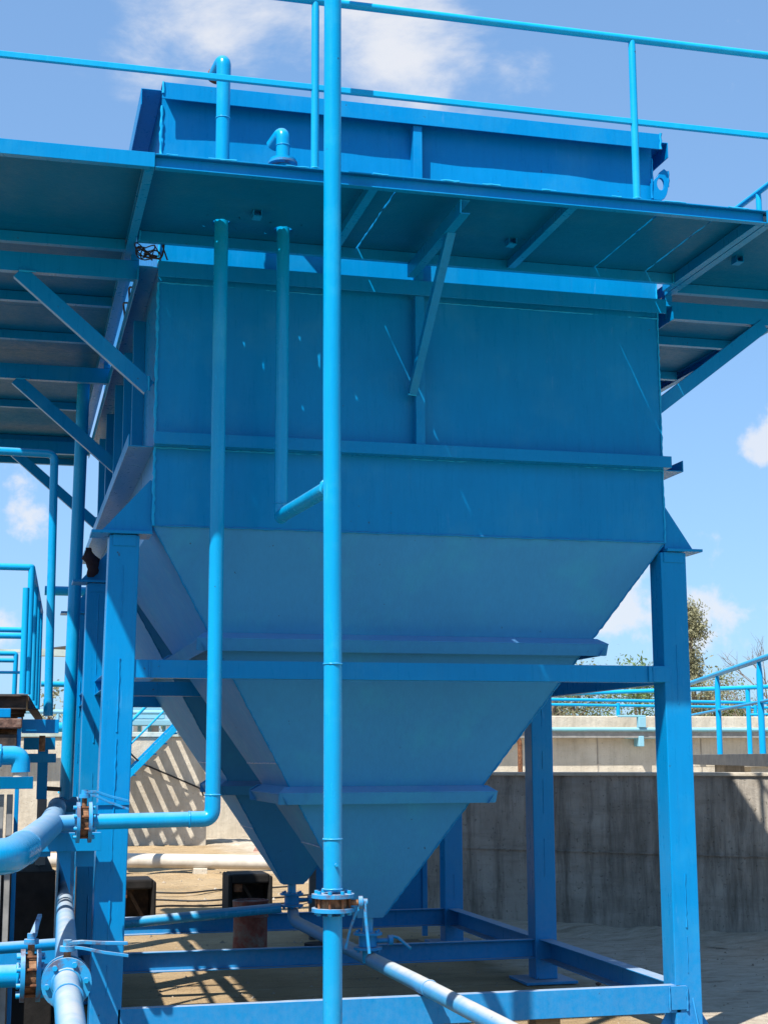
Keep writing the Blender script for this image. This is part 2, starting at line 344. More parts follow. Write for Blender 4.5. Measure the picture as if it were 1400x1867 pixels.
def bolts(parent, c, axis, R, n, mat, size=.011, h=.016, ph=0.4):
    a = Vector(axis).normalized(); e = a.orthogonal().normalized(); g = a.cross(e); first = None
    for i in range(n):
        t = ph+2*math.pi*i/n; p = Vector(c)+(e*math.cos(t)+g*math.sin(t))*R
        MB().tube([p, p+a*h], size, 6).build('bolt', mat, parent)
def flange(parent, c, axis, R, th, mat, nb=6, out=1):
    fl = MB().cyl(c, axis, R, th, 32).build('flange', M_FLANGE if mat is M_PIPE else mat, parent, .003)
    a = Vector(axis).normalized()
    bolts(fl, Vector(c)+a*out*th/2, a*out, R*.78, nb, mat)
    return fl
def valve(parent, c, axis, R, gap, th=.016, lever=None, nb=6):
    """two bolted flanges round a rusty wafer body"""
    a = Vector(axis).normalized(); c = Vector(c)
    flange(parent, c-a*(gap/2+th/2), a, R, th, M_PIPE, nb, -1); flange(parent, c+a*(gap/2+th/2), a, R, th, M_PIPE, nb, 1)
    vb = MB().cyl(c, a, R*.66, gap-.004, 28).build('valve_body', M_RUSTY_BODY, parent)
    e = a.orthogonal().normalized(); g = a.cross(e)
    for i in range(nb):
        t = .4+2*math.pi*i/nb; p = c+(e*math.cos(t)+g*math.sin(t))*R*.78
        MB().cyl(p, a, .007, gap+.002, 8).build('stud', M_RUST, vb)
    if lever:
        sd, ln, drop, both = lever    # stem direction, lever direction, droop vector
        sd = Vector(sd).normalized(); ln = Vector(ln).normalized(); k = c+sd*(R+.03)
        st = MB().tube([c+sd*R*.6, k], .014, 12).build('valve_stem', M_RUSTY_BODY, parent)
        hd = MB(); hd.cyl(k, sd, .03, .02, 16); hd.cyl(k+sd*.018, sd, .018, .03, 8)
        h = hd.build('lever_hub', M_FLANGE, parent)
        sdv = sd.cross(ln).normalized(); q0 = k+sd*.02
        lv = MB(); Ls = .24
        pts = [q0, q0+ln*.06+sd*.002, q0+ln*.14+Vector(drop)*.5, q0+ln*Ls+Vector(drop)]
        wid = [.017, .015, .011, .009]
        vs = []
        for p_, w_ in zip(pts, wid):
            vs += [p_-sdv*w_-sd*.007, p_+sdv*w_-sd*.007, p_+sdv*w_+sd*.007, p_-sdv*w_+sd*.007]
        fs = [(i*4+k_, i*4+(k_+1) % 4, i*4+4+(k_+1) % 4, i*4+4+k_) for i in range(3) for k_ in range(4)]+[(3, 2, 1, 0), (12, 13, 14, 15)]
        lv.add(vs, fs); lv.build('lever', M_FLANGE, parent, .002)
        if both:
            l2 = MB(); o2 = Vector(both)
            vs2 = []
            for j, (p_, w_) in enumerate(zip(pts, wid)):
                p2 = p_-sd*.012+o2*(j/3)
                vs2 += [p2-sdv*w_*.6-sd*.006, p2+sdv*w_*.6-sd*.006, p2+sdv*w_*.6+sd*.006, p2-sdv*w_*.6+sd*.006]
            l2.add(vs2, fs); l2.build('latch_lever', M_FLANGE, parent, .001)
    return vb

# ---------------------------------------------------------------- ground
def lin(a, b, n): return [a+(b-a)*i/n for i in range(n)]
xs = [-400, -150, -60, -25, -12]+lin(-6, 12, 130)+lin(12, 30, 30)+[30, 50, 90, 180, 400]
ys = [-400, -120, -40, -10, 0]+lin(3, 34, 210)+lin(34, 60, 20)+[60, 90, 160, 400, 1000]
def gz(x, y):
    if not (-7 < x < 20 and 2 < y < 40): return G-.012
    z = 0
    if y > 15.5 or x > 4.6:     # ridged, trodden sand outside the frame
        k = min(1, max((y-15.5)/1.2, (x-4.6)/.6))
        w = noise.noise(Vector((x*.35, y*1.9, 2)))*.06+noise.noise(Vector((x*.9, y*4, 5)))*.045+noise.noise(Vector((x*3, y*7, 9)))*.03
        z += (w-.012)*k*(1 if y > 15.5 else .45)
    z += noise.noise(Vector((x*1.7, y*2.3, 1)))*.010
    return G-.012+z
nx = len(xs); gm = MB()
gm.add([(x, y, gz(x, y)) for y in ys for x in xs], [(j*nx+i, j*nx+i+1, (j+1)*nx+i+1, (j+1)*nx+i) for j in range(len(ys)-1) for i in range(nx-1)], True)
gm.build('ground', M_SAND, None, 0, 'structure')
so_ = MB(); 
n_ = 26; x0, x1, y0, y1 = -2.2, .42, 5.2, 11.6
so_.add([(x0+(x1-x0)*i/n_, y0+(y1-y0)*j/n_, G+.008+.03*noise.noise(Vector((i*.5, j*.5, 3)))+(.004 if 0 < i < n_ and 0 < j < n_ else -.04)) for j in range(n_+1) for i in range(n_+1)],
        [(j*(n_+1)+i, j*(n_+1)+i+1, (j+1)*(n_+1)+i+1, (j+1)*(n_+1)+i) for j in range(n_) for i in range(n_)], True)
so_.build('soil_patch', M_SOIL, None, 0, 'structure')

# ---------------------------------------------------------------- settling tank
TX0, TX1, TY0, TY1, TZ0, TZ1, SPL = .79, 4.04, 8.70, 14.2, 3.005, 5.73, 11.35
tank = thing('hopper_tank', (2.415, 11.2, G), 'large bright blue steel settling tank with twin pyramid hoppers standing on box legs', 'tank')
fw = MB(); nx, nz_ = 44, 34
def wv(i, j):
    x = TX0+(TX1-TX0)*i/nx; z = TZ0+(TZ1-TZ0)*j/nz_
    e = min(1, i/4, (nx-i)/4, j/3, (nz_-j)/3+.25)
    return (x, TY0-(.5+noise.noise(Vector((x*1.15, z*1.5, 4)))+.4*noise.noise(Vector((x*3, z*3, 8))))*.014*e, z)
fw.add([wv(i, j) for j in range(nz_+1) for i in range(nx+1)], [(j*(nx+1)+i, j*(nx+1)+i+1, (j+1)*(nx+1)+i+1, (j+1)*(nx+1)+i) for j in range(nz_) for i in range(nx)], True)
fw.build('front_wall', M_BLUE, tank)
B(TX0, TX0+.006, TY0+.002, TY1, TZ0, TZ1).build('side_wall', M_BLUE, tank)
B(TX1-.006, TX1, TY0+.002, TY1, TZ0, TZ1).build('side_wall', M_BLUE, tank)
B(TX0+.006, TX1-.006, TY1-.006, TY1, TZ0, TZ1).build('back_wall', M_BLUE, tank)
B(TX0+.006, TX1-.006, TY0+.02, TY1-.01, 5.2, 5.21).build('water_surface', simple('tank_water', [(.3, (.03, .05, .05)), (.7, (.05, .07, .06))], 3, rough=.1, spec=.5), tank)
def corner_frame(z_out0, z_out1, pf, ps, web_top, name, t=.007):
    """angle iron welded right round the box: pf/ps = projection at front/sides"""
    # front piece
    m = MB()
    zc = z_out1 if web_top else z_out0+t
    m.box(TX0-.012, TX1+.022, TY0-pf, TY0-pf+t, z_out0, z_out1)
    m.box(TX0-.012, TX1+.022, TY0-pf+t, TY0+.001, zc-t, zc-.0005)
    m.build(name, M_BLUE, tank, .002)
    for sx, xo, xw in ((-1, TX0-ps, TX0), (1, TX1+ps, TX1)):
        m = MB(); a, b = (xo, xo+t) if sx < 0 else (xo-t, xo)
        m.box(a, b, TY0+.012, TY1+.05, z_out0, z_out1)
        m.box(*((b, xw) if sx < 0 else (xw, a)), TY0+.012, TY1+.05, zc-t, zc-.0005)
        m.build(name, M_BLUE, tank, .002)
    MB().box(TX0-.01, TX1+.01, TY1+.09, TY1+.097, z_out0, z_out1).box(TX0-.01, TX1+.01, TY1+.001, TY1+.09, zc-t, zc-.0005).build(name, M_BLUE, tank, .002)
corner_frame(5.627, 5.735, .105, .13, True, 'rim_angle')
corner_frame(4.500, 4.596, .10, .125, True, 'wall_angle')
corner_frame(3.478, 3.552, .10, .155, False, 'wall_angle')
# vertical stiffeners
def stiff(x, z0, z1): MB().ext(Lprof(.058, .085), (x, TY0-.085, z0), (x, TY0-.085, z1), X_, Y_).build('stiffener', M_BLUE, tank, .002)
stiff(2.373, 3.552, 4.50); stiff(2.368, 4.598, 5.627)
for y in (9.55, 10.35, 11.3, 12.3, 13.3):
    for sx, x in ((-1, TX0), (1, TX1)):
        MB().box(*sorted((x+sx*.001, x+sx*.075)), y, y+.007, 3.556, 4.497).box(*sorted((x+sx*.068, x+sx*.075)), y+.007, y+.06, 3.556, 4.497).build('stiffener', M_BLUE, tank, .002)
# hoppers
RINGS = []
def hopper(y0, y1, cx, cy):
    zt, zb, hw = TZ0, .60, .085
    top = [(TX0, y0), (TX1, y0), (TX1, y1), (TX0, y1)]; bot = [(cx-hw, cy-hw), (cx+hw, cy-hw), (cx+hw, cy+hw), (cx-hw, cy+hw)]
    m = MB(); n = 14
    def pt(k, t): return Vector((top[k][0]+(bot[k][0]-top[k][0])*t, top[k][1]+(bot[k][1]-top[k][1])*t, zt+(zb-zt)*t))
    for k in range(4):
        k2 = (k+1) % 4; vs = []; fs = []
        nrm2 = (pt(k2, 0)-pt(k, 0)).cross(pt(k, 1)-pt(k, 0)).normalized()
        for i in range(n+1):
            for j in range(n+1):
                p = pt(k, i/n).lerp(pt(k2, i/n), j/n)
                e = min(1, j/2, (n-j)/2, i/2, (n-i)/2)
                vs.append(p+nrm2*noise.noise(p*1.4)*.010*e)
        for i in range(n):
            for j in range(n): fs.append((i*(n+1)+j, i*(n+1)+j+1, (i+1)*(n+1)+j+1, (i+1)*(n+1)+j))
        m.add(vs, fs, True)
    m.add([pt(k, 1) for k in range(4)], [(0, 1, 2, 3)])
    h = m.build('hopper', M_HOP, tank)
    for z in (2.41, 1.475):      # stiffening angle round the hopper, square to its faces
        t = (zt-z)/(zt-zb)
        for k in range(4):
            k2 = (k+1) % 4; P0, P1 = pt(k, t), pt(k2, t); dirn = (P1-P0).normalized()
            down = ((pt(k, 1)+pt(k2, 1))/2-(pt(k, 0)+pt(k2, 0))/2).normalized()
            out = dirn.cross(down).normalized()
            if out.dot((P0+P1)/2-Vector((cx, cy, z))) < 0: out = -out
            mb = MB(); w_, t_ = .085, .007; exl = .045
            # leg 1 stands off the plate, leg 2 runs down parallel to it
            for (a0, a1, d0, d1, e0, e1) in ((.001, w_, 0, t_, .03, exl+.035), (w_-t_, w_, t_, w_, exl+.035, exl+.02)):
                vs = []
                for (p, sgn) in ((P0, -1), (P1, 1)):
                    for (a, e) in ((a0, e0), (a1, e1)):
                        for d in (d0, d1): vs.append(p+dirn*sgn*(e if k % 2 == 0 else e-.012)+out*a+down*d)
                mb.add(vs, [(0, 2, 3, 1), (4, 5, 7, 6), (0, 1, 5, 4), (2, 6, 7, 3), (0, 4, 6, 2), (1, 3, 7, 5)])
            mb.build('stiffener_ring', M_HOP, h, .002)
    wd = MB()
    for k in (0, 1): wd.weld(pt(k, .005), pt(k, .99), .006)
    wd.weld(pt(0, 0)+Vector((0, -.004, 0)), pt(1, 0)+Vector((0, -.004, 0)), .006)
    for tt in (.575, .80): wd.weld(pt(0, tt)+Vector((0, -.003, 0)), pt(3, tt)+Vector((0, -.003, 0)), .005)
    wd.build('weld_bead', M_BLUE, h, 0, 'stuff')
    return h
hopper(TY0, SPL-.01, 2.40, 10.03); hopper(SPL+.01, TY1, 2.40, 12.80)
MB().box(2.31, 2.318, 9.93, 10.11, .62, .63)
# drain outlets
def outlet(cx, cy, zt, zb, fz, lev):
    o = MB().tube([(cx, cy, .605), (cx, cy, .30)], .036).build('outlet_pipe', M_PIPE, tank)
    flange(tank, (cx, cy, fz), Z_, .098, .016, M_BLUE, 6, 1); flange(tank, (cx, cy, fz-.095), Z_, .098, .016, M_BLUE, 6, -1)
    MB().cyl((cx, cy, fz-.047), Z_, .062, .075).build('valve_body', M_BLUE, tank)
    MB().tube([(cx, cy, fz-.047), (cx+lev*.14, cy-.02, fz-.047)], .016, 12).build('valve_stem', M_BLUE, tank)
    MB().cyl((cx+lev*.15, cy-.02, fz-.047), X_, .035, .03, 16).build('lever_hub', M_BLUE, tank)
    MB().tube([(cx+lev*.16, cy-.02, fz-.02), (cx+lev*.20, cy-.05, fz-.03), (cx+lev*.26, cy-.14, fz-.09)], .011, 8).build('lever', M_PIPE, tank)
outlet(2.40, 10.03, .6, .3, .49, 1); outlet(2.40, 12.80, .6, .3, .515, 1)
# seams
w = MB()
w.weld((TX0-.001, TY0-.005, TZ0), (TX0-.001, TY0-.005, 4.49), .010); w.weld((TX0-.001, TY0-.005, 4.60), (TX0-.001, TY0-.005, 5.62), .010)
w.weld((TX1+.001, TY0-.003, TZ0), (TX1+.001, TY0-.003, 5.6), .006)
w.weld((TX0, TY0-.006, 3.474), (TX1, TY0-.006, 3.474), .005); w.weld((TX0, TY0-.006, 4.492), (1.9, TY0-.006, 4.488), .005); w.weld((2.5, TY0-.006, 4.49), (TX1, TY0-.006, 4.49), .005)
w.weld((TX0-.005, TY0-.107, 5.732), (TX0-.005, TY0-.107, 5.66), .008); w.weld((TX1+.02, TY0-.108, 5.735), (TX1+.02, TY0-.108, 5.63), .009)
w.weld((TX0-.004, TY0-.008, 5.30), (TX0-.004, TY0-.008, 5.52), .011)
w.build('weld_bead', M_RAIL, tank, 0, 'stuff')
# lifting lug
lg = MB(); out = [(4.015, 5.30), (4.10, 5.30), (4.135, 5.36), (4.145, 5.50), (4.125, 5.525), (4.10, 5.525), (4.05, 5.45), (4.015, 5.43)]
nh = 16; hc = (4.085, 5.415); hole = [(hc[0]+.026*math.cos(2*math.pi*i/nh), hc[1]+.042*math.sin(2*math.pi*i/nh)) for i in range(nh)]
def nearest_ring(mb, outer, inner, ya, yb):
    # resample outer outline to match the inner ring by angle
    O = []
    for (hx, hz) in inner:
        dx, dz = hx-hc[0], hz-hc[1]; best = None
        for i in range(len(outer)):
            (ax, az), (bx, bz) = outer[i], outer[(i+1) % len(outer)]
            ex, ez = bx-ax, bz-az; dd = dx*ez-dz*ex
            if abs(dd) < 1e-9: continue
            t = ((ax-hc[0])*ez-(az-hc[1])*ex)/dd; s_ = ((ax-hc[0])*dz-(az-hc[1])*dx)/dd
            if t > 0 and -1e-6 <= s_ <= 1+1e-6 and (best is None or t < best): best = t
        O.append((hc[0]+dx*best, hc[1]+dz*best))
    n = len(inner)
    vs = [(x, ya, z) for x, z in O]+[(x, ya, z) for x, z in inner]+[(x, yb, z) for x, z in O]+[(x, yb, z) for x, z in inner]
    fs = []
    for i in range(n):
        j = (i+1) % n
        fs += [(i, j, n+j, n+i), (2*n+i, 3*n+i, 3*n+j, 2*n+j), (i, 2*n+i, 2*n+j, j), (n+i, n+j, 3*n+j, 3*n+i)]
    mb.add(vs, fs)
nearest_ring(lg, out, hole, TY0-.035, TY0-.013); lg = lg.build('lifting_lug', M_BLUE, tank, .003)
MB().weld((4.02, TY0-.036, 5.31), (4.02, TY0-.036, 5.44), .009).weld((4.140, TY0-.03, 5.40), (4.143, TY0-.03, 5.51), .008).build('weld_bead', M_BLUE, lg, 0, 'stuff')
# legs
def leg(x0, x1, y0, lean=0, side=-1):
    d = .175; m = MB()
    m.add([(x0-lean, y0, G+.02), (x1-lean, y0, G+.02), (x1-lean, y0+d, G+.02), (x0-lean, y0+d, G+.02), (x0, y0, 2.945), (x1, y0, 2.945), (x1, y0+d, 2.945), (x0, y0+d, 2.945)],
          [(0, 1, 5, 4), (1, 2, 6, 5), (2, 3, 7, 6), (3, 0, 4, 7), (0, 3, 2, 1), (4, 5, 6, 7)])
    l = m.build('leg', M_BLUE, tank, .006)
    xc = (x0+x1)/2
    B(x0-lean-.12, x1-lean+.12, y0-.12, y0+d+.12, G-.004, G+.018).build('base_plate', M_BLUE, l, .003)
    if side < 0: px0, px1 = x0-.105, TX0-.004
    else: px0, px1 = TX1+.003, x1+.105
    B(px0, px1, y0-.03, y0+d+.03, 2.950, 2.968).build('cap_plate', M_BLUE, l, .002)
    B(x0+.02, x1-.02, y0-.006, y0-.001, 2.88, 2.945).build('cap_strap', M_BLUE, l, .001)
    if side < 0: tri = [(TX0-.003, 2.97), (TX0-.003, 3.29), (px0+.03, 2.97)]
    else: tri = [(TX1+.003, 2.97), (TX1+.003, 3.26), (px1-.05, 2.97)]
    if side < 0: tri = [(TX0-.003, 2.97), (TX0-.003, 3.27), (TX0-.02, 3.28), (px0+.06, 2.97)]
    for yy in (y0+.012, y0+d-.02):
        g_ = MB(); n = len(tri)
        g_.add([(x, yy, z) for x, z in tri]+[(x, yy+.008, z) for x, z in tri], [tuple(range(n)), tuple(range(2*n-1, n-1, -1))]+[(i, (i+1) % n, n+(i+1) % n, n+i) for i in range(n)])
        g_.build('gusset', M_BLUE, l)
    wb = MB(); z = .35
    while z < 2.85:
        dz = random.uniform(.08, .45); k = lean*(1-(z+dz/2)/2.95)
        if random.random() < .75: wb.weld((xc-lean*(1-z/2.95), y0-.0005, z), (xc-lean*(1-(z+dz)/2.95), y0-.0005, z+dz), .0035 if random.random() < .7 else .006)
        z += dz+random.uniform(.03, .25)
    wb.build('weld_bead', M_BLUE, l, 0, 'stuff')
    # foot stiffeners
    if y0 > 9: return l
    for (sx, xx) in ((-1, x0-lean), (1, x1-lean)):
        g_ = MB(); a, b = (xx+sx*.0, xx+sx*.11)
        g_.add([(a, y0+.08, G+.018), (b, y0+.08, G+.018), (a, y0+.08, G+.20), (a, y0+.088, G+.018), (b, y0+.088, G+.018), (a, y0+.088, G+.20)], [(0, 1, 2), (5, 4, 3), (0, 3, 4, 1), (1, 4, 5, 2), (2, 5, 3, 0)])
        g_.build('gusset', M_BLUE, l)
    g_ = MB(); xf = xc+.02-lean
    g_.add([(xf, y0, G+.018), (xf, y0-.10, G+.018), (xf, y0, G+.25), (xf+.008, y0, G+.018), (xf+.008, y0-.10, G+.018), (xf+.008, y0, G+.25)], [(0, 1, 2), (5, 4, 3), (0, 3, 4, 1), (1, 4, 5, 2), (2, 5, 3, 0)])
    g_.build('gusset', M_BLUE, l)
    return l
ROWS = (8.70, 11.20, 13.66)
for i, y in enumerate(ROWS):
    l = leg(.540, .715, y, .045 if i == 0 else .02, -1)
    if i == 0: B(.505, .690, y-.012, y-.003, 1.395, 1.412).build('splice_strip', M_BLUE, l)
    leg(4.008, 4.183, y, .0, 1)
# cross beams and base beams (channels, web outwards)
for i, y in enumerate(ROWS):
    MB().ext(Cprof(.06, .105), (.68, y+.012, 2.115), (4.03, y+.012, 2.115), Y_, Z_).build('cross_beam', M_BLUE, tank, .002)
    if i == 0:
        B(3.90, 4.045, y-.004, y+.010, 2.118, 2.218).build('splice_plate', M_BLUE, tank, .002)
        MB().weld((3.93, y-.006, 2.12), (3.93, y-.006, 2.215), .005).weld((.79, y+.008, 2.12), (.79, y+.008, 2.215), .006).build('weld_bead', M_BLUE, tank, 0, 'stuff')
    zt = (.279, .268, .27)[i]; zb = (.118, .125, .115)[i]
    sg = Vector((0, -1, 0)) if i else Y_
    if i: MB().ext(Cprof(.06, zt-zb, .008), (.66, y+.085, zb), (4.03, y+.085, zb), -Y_, Z_).build('base_beam', M_BLUE, tank, .002)
    else:
        MB().ext(Cprof(.065, zt-zb, .008), (.655, y-.0, zb), (4.04, y-.0, zb), Y_, Z_).build('base_beam', M_BLUE, tank, .002)
        B(3.975, 4.075, y-.010, y-.002, .135, .275).build('splice_plate', M_BLUE, tank, .002)
        MB().weld((3.965, y-.004, .13), (3.965, y-.004, .27), .007).weld((4.08, y-.008, .13), (4.08, y-.008, .27), .007).build('weld_bead', M_BLUE, tank, 0, 'stuff')
for (ya, yb) in ((ROWS[0]+.175, ROWS[1]), (ROWS[1]+.175, ROWS[2])):
    for x, sg in ((4.05, 1), (.675, -1)):
        MB().ext(Cprof(.06, .105), (x, ya, 2.115), (x, yb, 2.115), X_*sg*1, Z_).build('side_beam', M_BLUE, tank, .002)
        MB().ext(Cprof(.10, .155, .008), (4.14 if sg > 0 else .58, ya, .115), (4.14 if sg > 0 else .58, yb, .115), X_*-sg, Z_).build('base_side_beam', M_BLUE, tank, .002)
# short bracket on the left front leg
MB().ext(Cprof(.06, .10), (.10, 8.56, 1.150), (.53, 8.56, 1.150), Y_, Z_).build('pipe_bracket', M_BLUE, tank, .002)
B(.40, .50, 8.655, 8.695, 1.06, 1.148).build('bracket_lug', M_BLUE, tank, .002)
g_ = MB().add([(.29, 8.60, 1.148), (.37, 8.60, .92), (.37, 8.60, 1.148), (.29, 8.61, 1.148), (.37, 8.61, .92), (.37, 8.61, 1.148)], [(0, 1, 2), (5, 4, 3), (0, 3, 4, 1), (1, 4, 5, 2), (2, 5, 3, 0)])
g_.build('bracket_gusset', M_BLUE, tank)

# ---------------------------------------------------------------- walkway round the tank
DT, DB = 4.768, 4.758
wk = thing('walkway', (2.4, 7.95, 4.69), 'blue steel walkway deck on knee braces along three sides of the tank', 'walkway')
PY0, PY1 = 7.40, 8.57
MB().ext(Cprof(.042, .078, .007), (.645, PY0+.042, 4.689), (4.14, PY0+.042, 4.689), -Y_, Z_).build('edge_channel', M_BLUE, wk, .0015)
MB().ext(Cprof(.035, .066), (.645, 8.545, 4.689), (4.10, 8.545, 4.689), Y_, Z_).build('inner_channel', M_BLUE, wk, .0015)
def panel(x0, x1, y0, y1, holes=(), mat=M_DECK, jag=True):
    """deck plate, flame cut: slightly ragged long edges; torn round holes where pipes pass"""
    m = MB(); n = 26
    def edge(x, s): return [(x+(random.uniform(-.0035, .0035) if jag else 0), y0+(y1-y0)*i/n) for i in range(n+1)]
    cuts = sorted(holes); segs = []; xa = x0; Lft = edge(x0, 1)
    for (hx, hy, hr) in cuts:
        segs.append(('s', xa, hx-.10)); segs.append(('h', hx-.10, hx+.10, hx, hy, hr)); xa = hx+.10
    segs.append(('s', xa, x1)); Rt = edge(x1, -1)
    def slab(poly_top):
        k = len(poly_top); m.add([(x, y, DT) for x, y in poly_top]+[(x, y, DB) for x, y in poly_top], [tuple(range(k)), tuple(range(2*k-1, k-1, -1))]+[(i, (i+1) % k, k+(i+1) % k, k+i) for i in range(k)])
    for sg in segs:
        if sg[0] == 's':
            a = Lft if sg[1] == x0 else [(sg[1], y0), (sg[1], y1)]; b = Rt if sg[2] == x1 else [(sg[2], y0), (sg[2], y1)]
            slab(list(a)+list(reversed(b)))
        else:
            _, a, b, hx, hy, hr = sg
            slab([(a, y0), (b, y0), (b, hy-.10), (a, hy-.10)]); slab([(a, hy+.10), (b, hy+.10), (b, y1), (a, y1)])
            k = 28; inner = []; outer = []
            for i in range(k):
                t = 2*math.pi*i/k; rr = hr*(1+random.uniform(-.10, .12)); inner.append((hx+rr*math.cos(t), hy+rr*math.sin(t)))
                s_ = .10/max(abs(math.cos(t)), abs(math.sin(t))); outer.append((hx+s_*math.cos(t), hy+s_*math.sin(t)))
            vs = [(x, y, z) for z in (DT, DB) for x, y in outer+inner]; fs = []
            for i in range(k):
                j = (i+1) % k
                fs += [(i, j, k+j, k+i), (2*k+i, 3*k+i, 3*k+j, 2*k+j), (k+i, k+j, 3*k+j, 3*k+i)]
            m.add(vs, fs)
    return m.build('deck_plate', mat, wk)
H1, H2 = (1.112, 8.30, .0485), (1.485, 8.335, .051)
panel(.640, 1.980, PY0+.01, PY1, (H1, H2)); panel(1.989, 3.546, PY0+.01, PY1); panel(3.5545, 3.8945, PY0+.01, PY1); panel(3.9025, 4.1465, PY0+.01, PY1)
for x, hh in ((1.80, .05), (2.955, .05)):
    MB().ext(Lprof(.05, hh), (x, PY0+.05, 4.70), (x, 8.54, 4.70), X_, Z_).build('deck_joist', M_BLUE, wk, .0015)
MB().ext(Cprof(.045, .066), (4.095, PY0+.05, 4.690), (4.095, 8.72, 4.690), X_, Z_).build('deck_joist', M_BLUE, wk, .0015)
# long bracket channel below the deck with its diagonal strut
MB().ext([(0, 0), (.055, 0), (.055, .006), (.006, .006), (.006, .075), (.055, .075), (.055, .081), (0, .081)], (2.315, 7.455, 4.607), (2.315, 8.588, 4.607), X_, Z_).build('bracket_channel', M_BLUE, wk, .0015)
st = Vector((2.335, 8.60, 3.86))-Vector((2.345, 7.77, 4.60)); stn = st.normalized(); sup = Vector((1, 0, 0)).cross(stn).normalized()
MB().ext(Lprof(.05, .05), (2.33, 7.76, 4.606), (2.325, 8.60, 3.86), X_, sup).build('diagonal_strut', M_BLUE, wk, .0015)
for (x, y) in ((1.262, 8.05), (2.835, 8.15), (4.33, 8.13)):
    MB().ext([(0, 0), (.05, 0), (.05, .04), (.045, .04), (.045, .005), (.005, .005), (.005, .04), (0, .04)], (x, y, DB-.040), (x, y+.07, DB-.040), X_, Z_).build('cable_clip', M_BLUE, wk)
# side wings
def wing(x0, x1, xin, sgn):
    ya, yb = PY0, 15.65
    beams = [7.42, 8.72, 9.90, 10.85, 11.95, 13.05, 14.5, 15.6]
    ys_ = [ya+.01, 8.60, 9.35, 10.24, 11.40, 12.33, 13.55, 14.6, yb]
    for i in range(len(ys_)-1):
        xa, xb = (x0+.006, x1-.004) if sgn < 0 else (x0+.006, x1-.006)
        m = MB(); k = 12; gap = .002
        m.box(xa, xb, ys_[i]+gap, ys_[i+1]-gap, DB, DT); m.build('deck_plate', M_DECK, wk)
    for x, s_ in ((x0, 1), (x1, -1)):
        MB().ext(Cprof(.05, .068), (x, ya+.05, 4.689), (x, yb, 4.689), X_*s_, Z_).build('edge_channel', M_BLUE, wk, .0015)
    for i, y in enumerate(beams):
        if i == 0: MB().ext(Cprof(.045, .080, .007), (x0, ya, 4.690), (x1, ya, 4.690), Y_, Z_).build('edge_channel', M_BLUE, wk, .0015)
        else: MB().ext(Cprof(.05, .0635), (x0+.052, y, 4.691), (x1-.052, y, 4.691), Y_, Z_).build('deck_joist', M_BLUE, wk, .0015)
    if sgn < 0: MB().ext(Lprof(.030, .067), (.636, 8.66, 4.6885), (.636, yb, 4.6885), X_, Z_).build('edge_angle', M_BLUE, wk, .0015)
    for y in (8.80, 11.42, 14.25):
        xa, xb = (x0+.1, TX0-.11) if sgn < 0 else (TX1+.11, x1-.1)
        MB().ext(Cprof(.055, .118), (xa, y, 4.568-.033), (xb, y, 4.568-.033), Y_, Z_).build('brace_beam', M_BLUE, wk, .0015)
        MB().box(xa, xa+.05, y, y+.05, 4.655, 4.689).box(xb-.05, xb, y, y+.05, 4.655, 4.689).build('packer', M_BLUE, wk)
        if sgn < 0: a, b = Vector((-.03, y-.006, 4.533)), Vector((TX0-.03, y-.006, 3.86))
        else: a, b = Vector((4.87, y-.006, 4.533)), Vector((TX1+.005, y-.006, 3.90))
        d = (b-a).normalized(); up = Y_.cross(d).normalized()
        if up.z < 0: up = -up
        MB().ext([(0, -.045), (.05, -.045), (.05, -.039), (.006, -.039), (.006, .039), (.05, .039), (.05, .045), (0, .045)], a, b, Y_, up).build('knee_brace', M_BLUE, wk, .0015)
wing(-.45, .640, .64, -1); wing(4.145, 5.25, 4.145, 1)
# roll mark stamped on the front channel
for x, txt in ((1.66, '7X5L   ZS   M.8.1'), (3.02, '7X5L   ZS   M.8.1')):
    cu = bpy.data.curves.new('rolled_stamp', 'FONT'); cu.body = txt; cu.size = .034; cu.extrude = .0006
    o = bpy.data.objects.new('rolled_stamp', cu); COL.objects.link(o); o.parent = wk
    o.location = Vector((x, PY0+.0405, 4.712))-ORG[wk.name]; o.rotation_euler = (math.pi/2, 0, 0); cu.materials.append(M_INK)
    bpy.context.view_layer.update(); me = bpy.data.meshes.new_from_object(o.evaluated_get(bpy.context.evaluated_depsgraph_get()))
    o2 = bpy.data.objects.new('rolled_stamp', me); COL.objects.link(o2); o2.parent = wk; o2.location = o.location; o2.rotation_euler = o.rotation_euler; bpy.data.objects.remove(o); o2.name = 'rolled_stamp'
wm = MB()
for y in (8.80, 11.42, 14.25):
    wm.weld((TX0-.035, y-.010, 3.84), (TX0-.035, y-.010, 3.93), .007); wm.weld((-.03, y-.010, 4.535), (.07, y-.010, 4.535), .007)
    wm.weld((TX1+.01, y-.010, 3.86), (TX1+.01, y-.010, 3.95), .007)
for x in (.66, 4.09): wm.weld((x, 8.535, 4.692), (x, 8.535, 4.755), .006)
wm.weld((2.315, 7.452, 4.607), (2.315, 7.452, 4.685), .005); wm.weld((2.318, 8.60, 3.86), (2.375, 8.61, 3.86), .006)
x = .70
while x < 4.1:
    d_ = random.uniform(.05, .16); wm.weld((x, PY0+.002, 4.766), (x+d_, PY0+.002, 4.766), .0045); x += d_+random.uniform(.12, .35)
wm.build('weld_bead', M_RAIL, wk, 0, 'stuff')
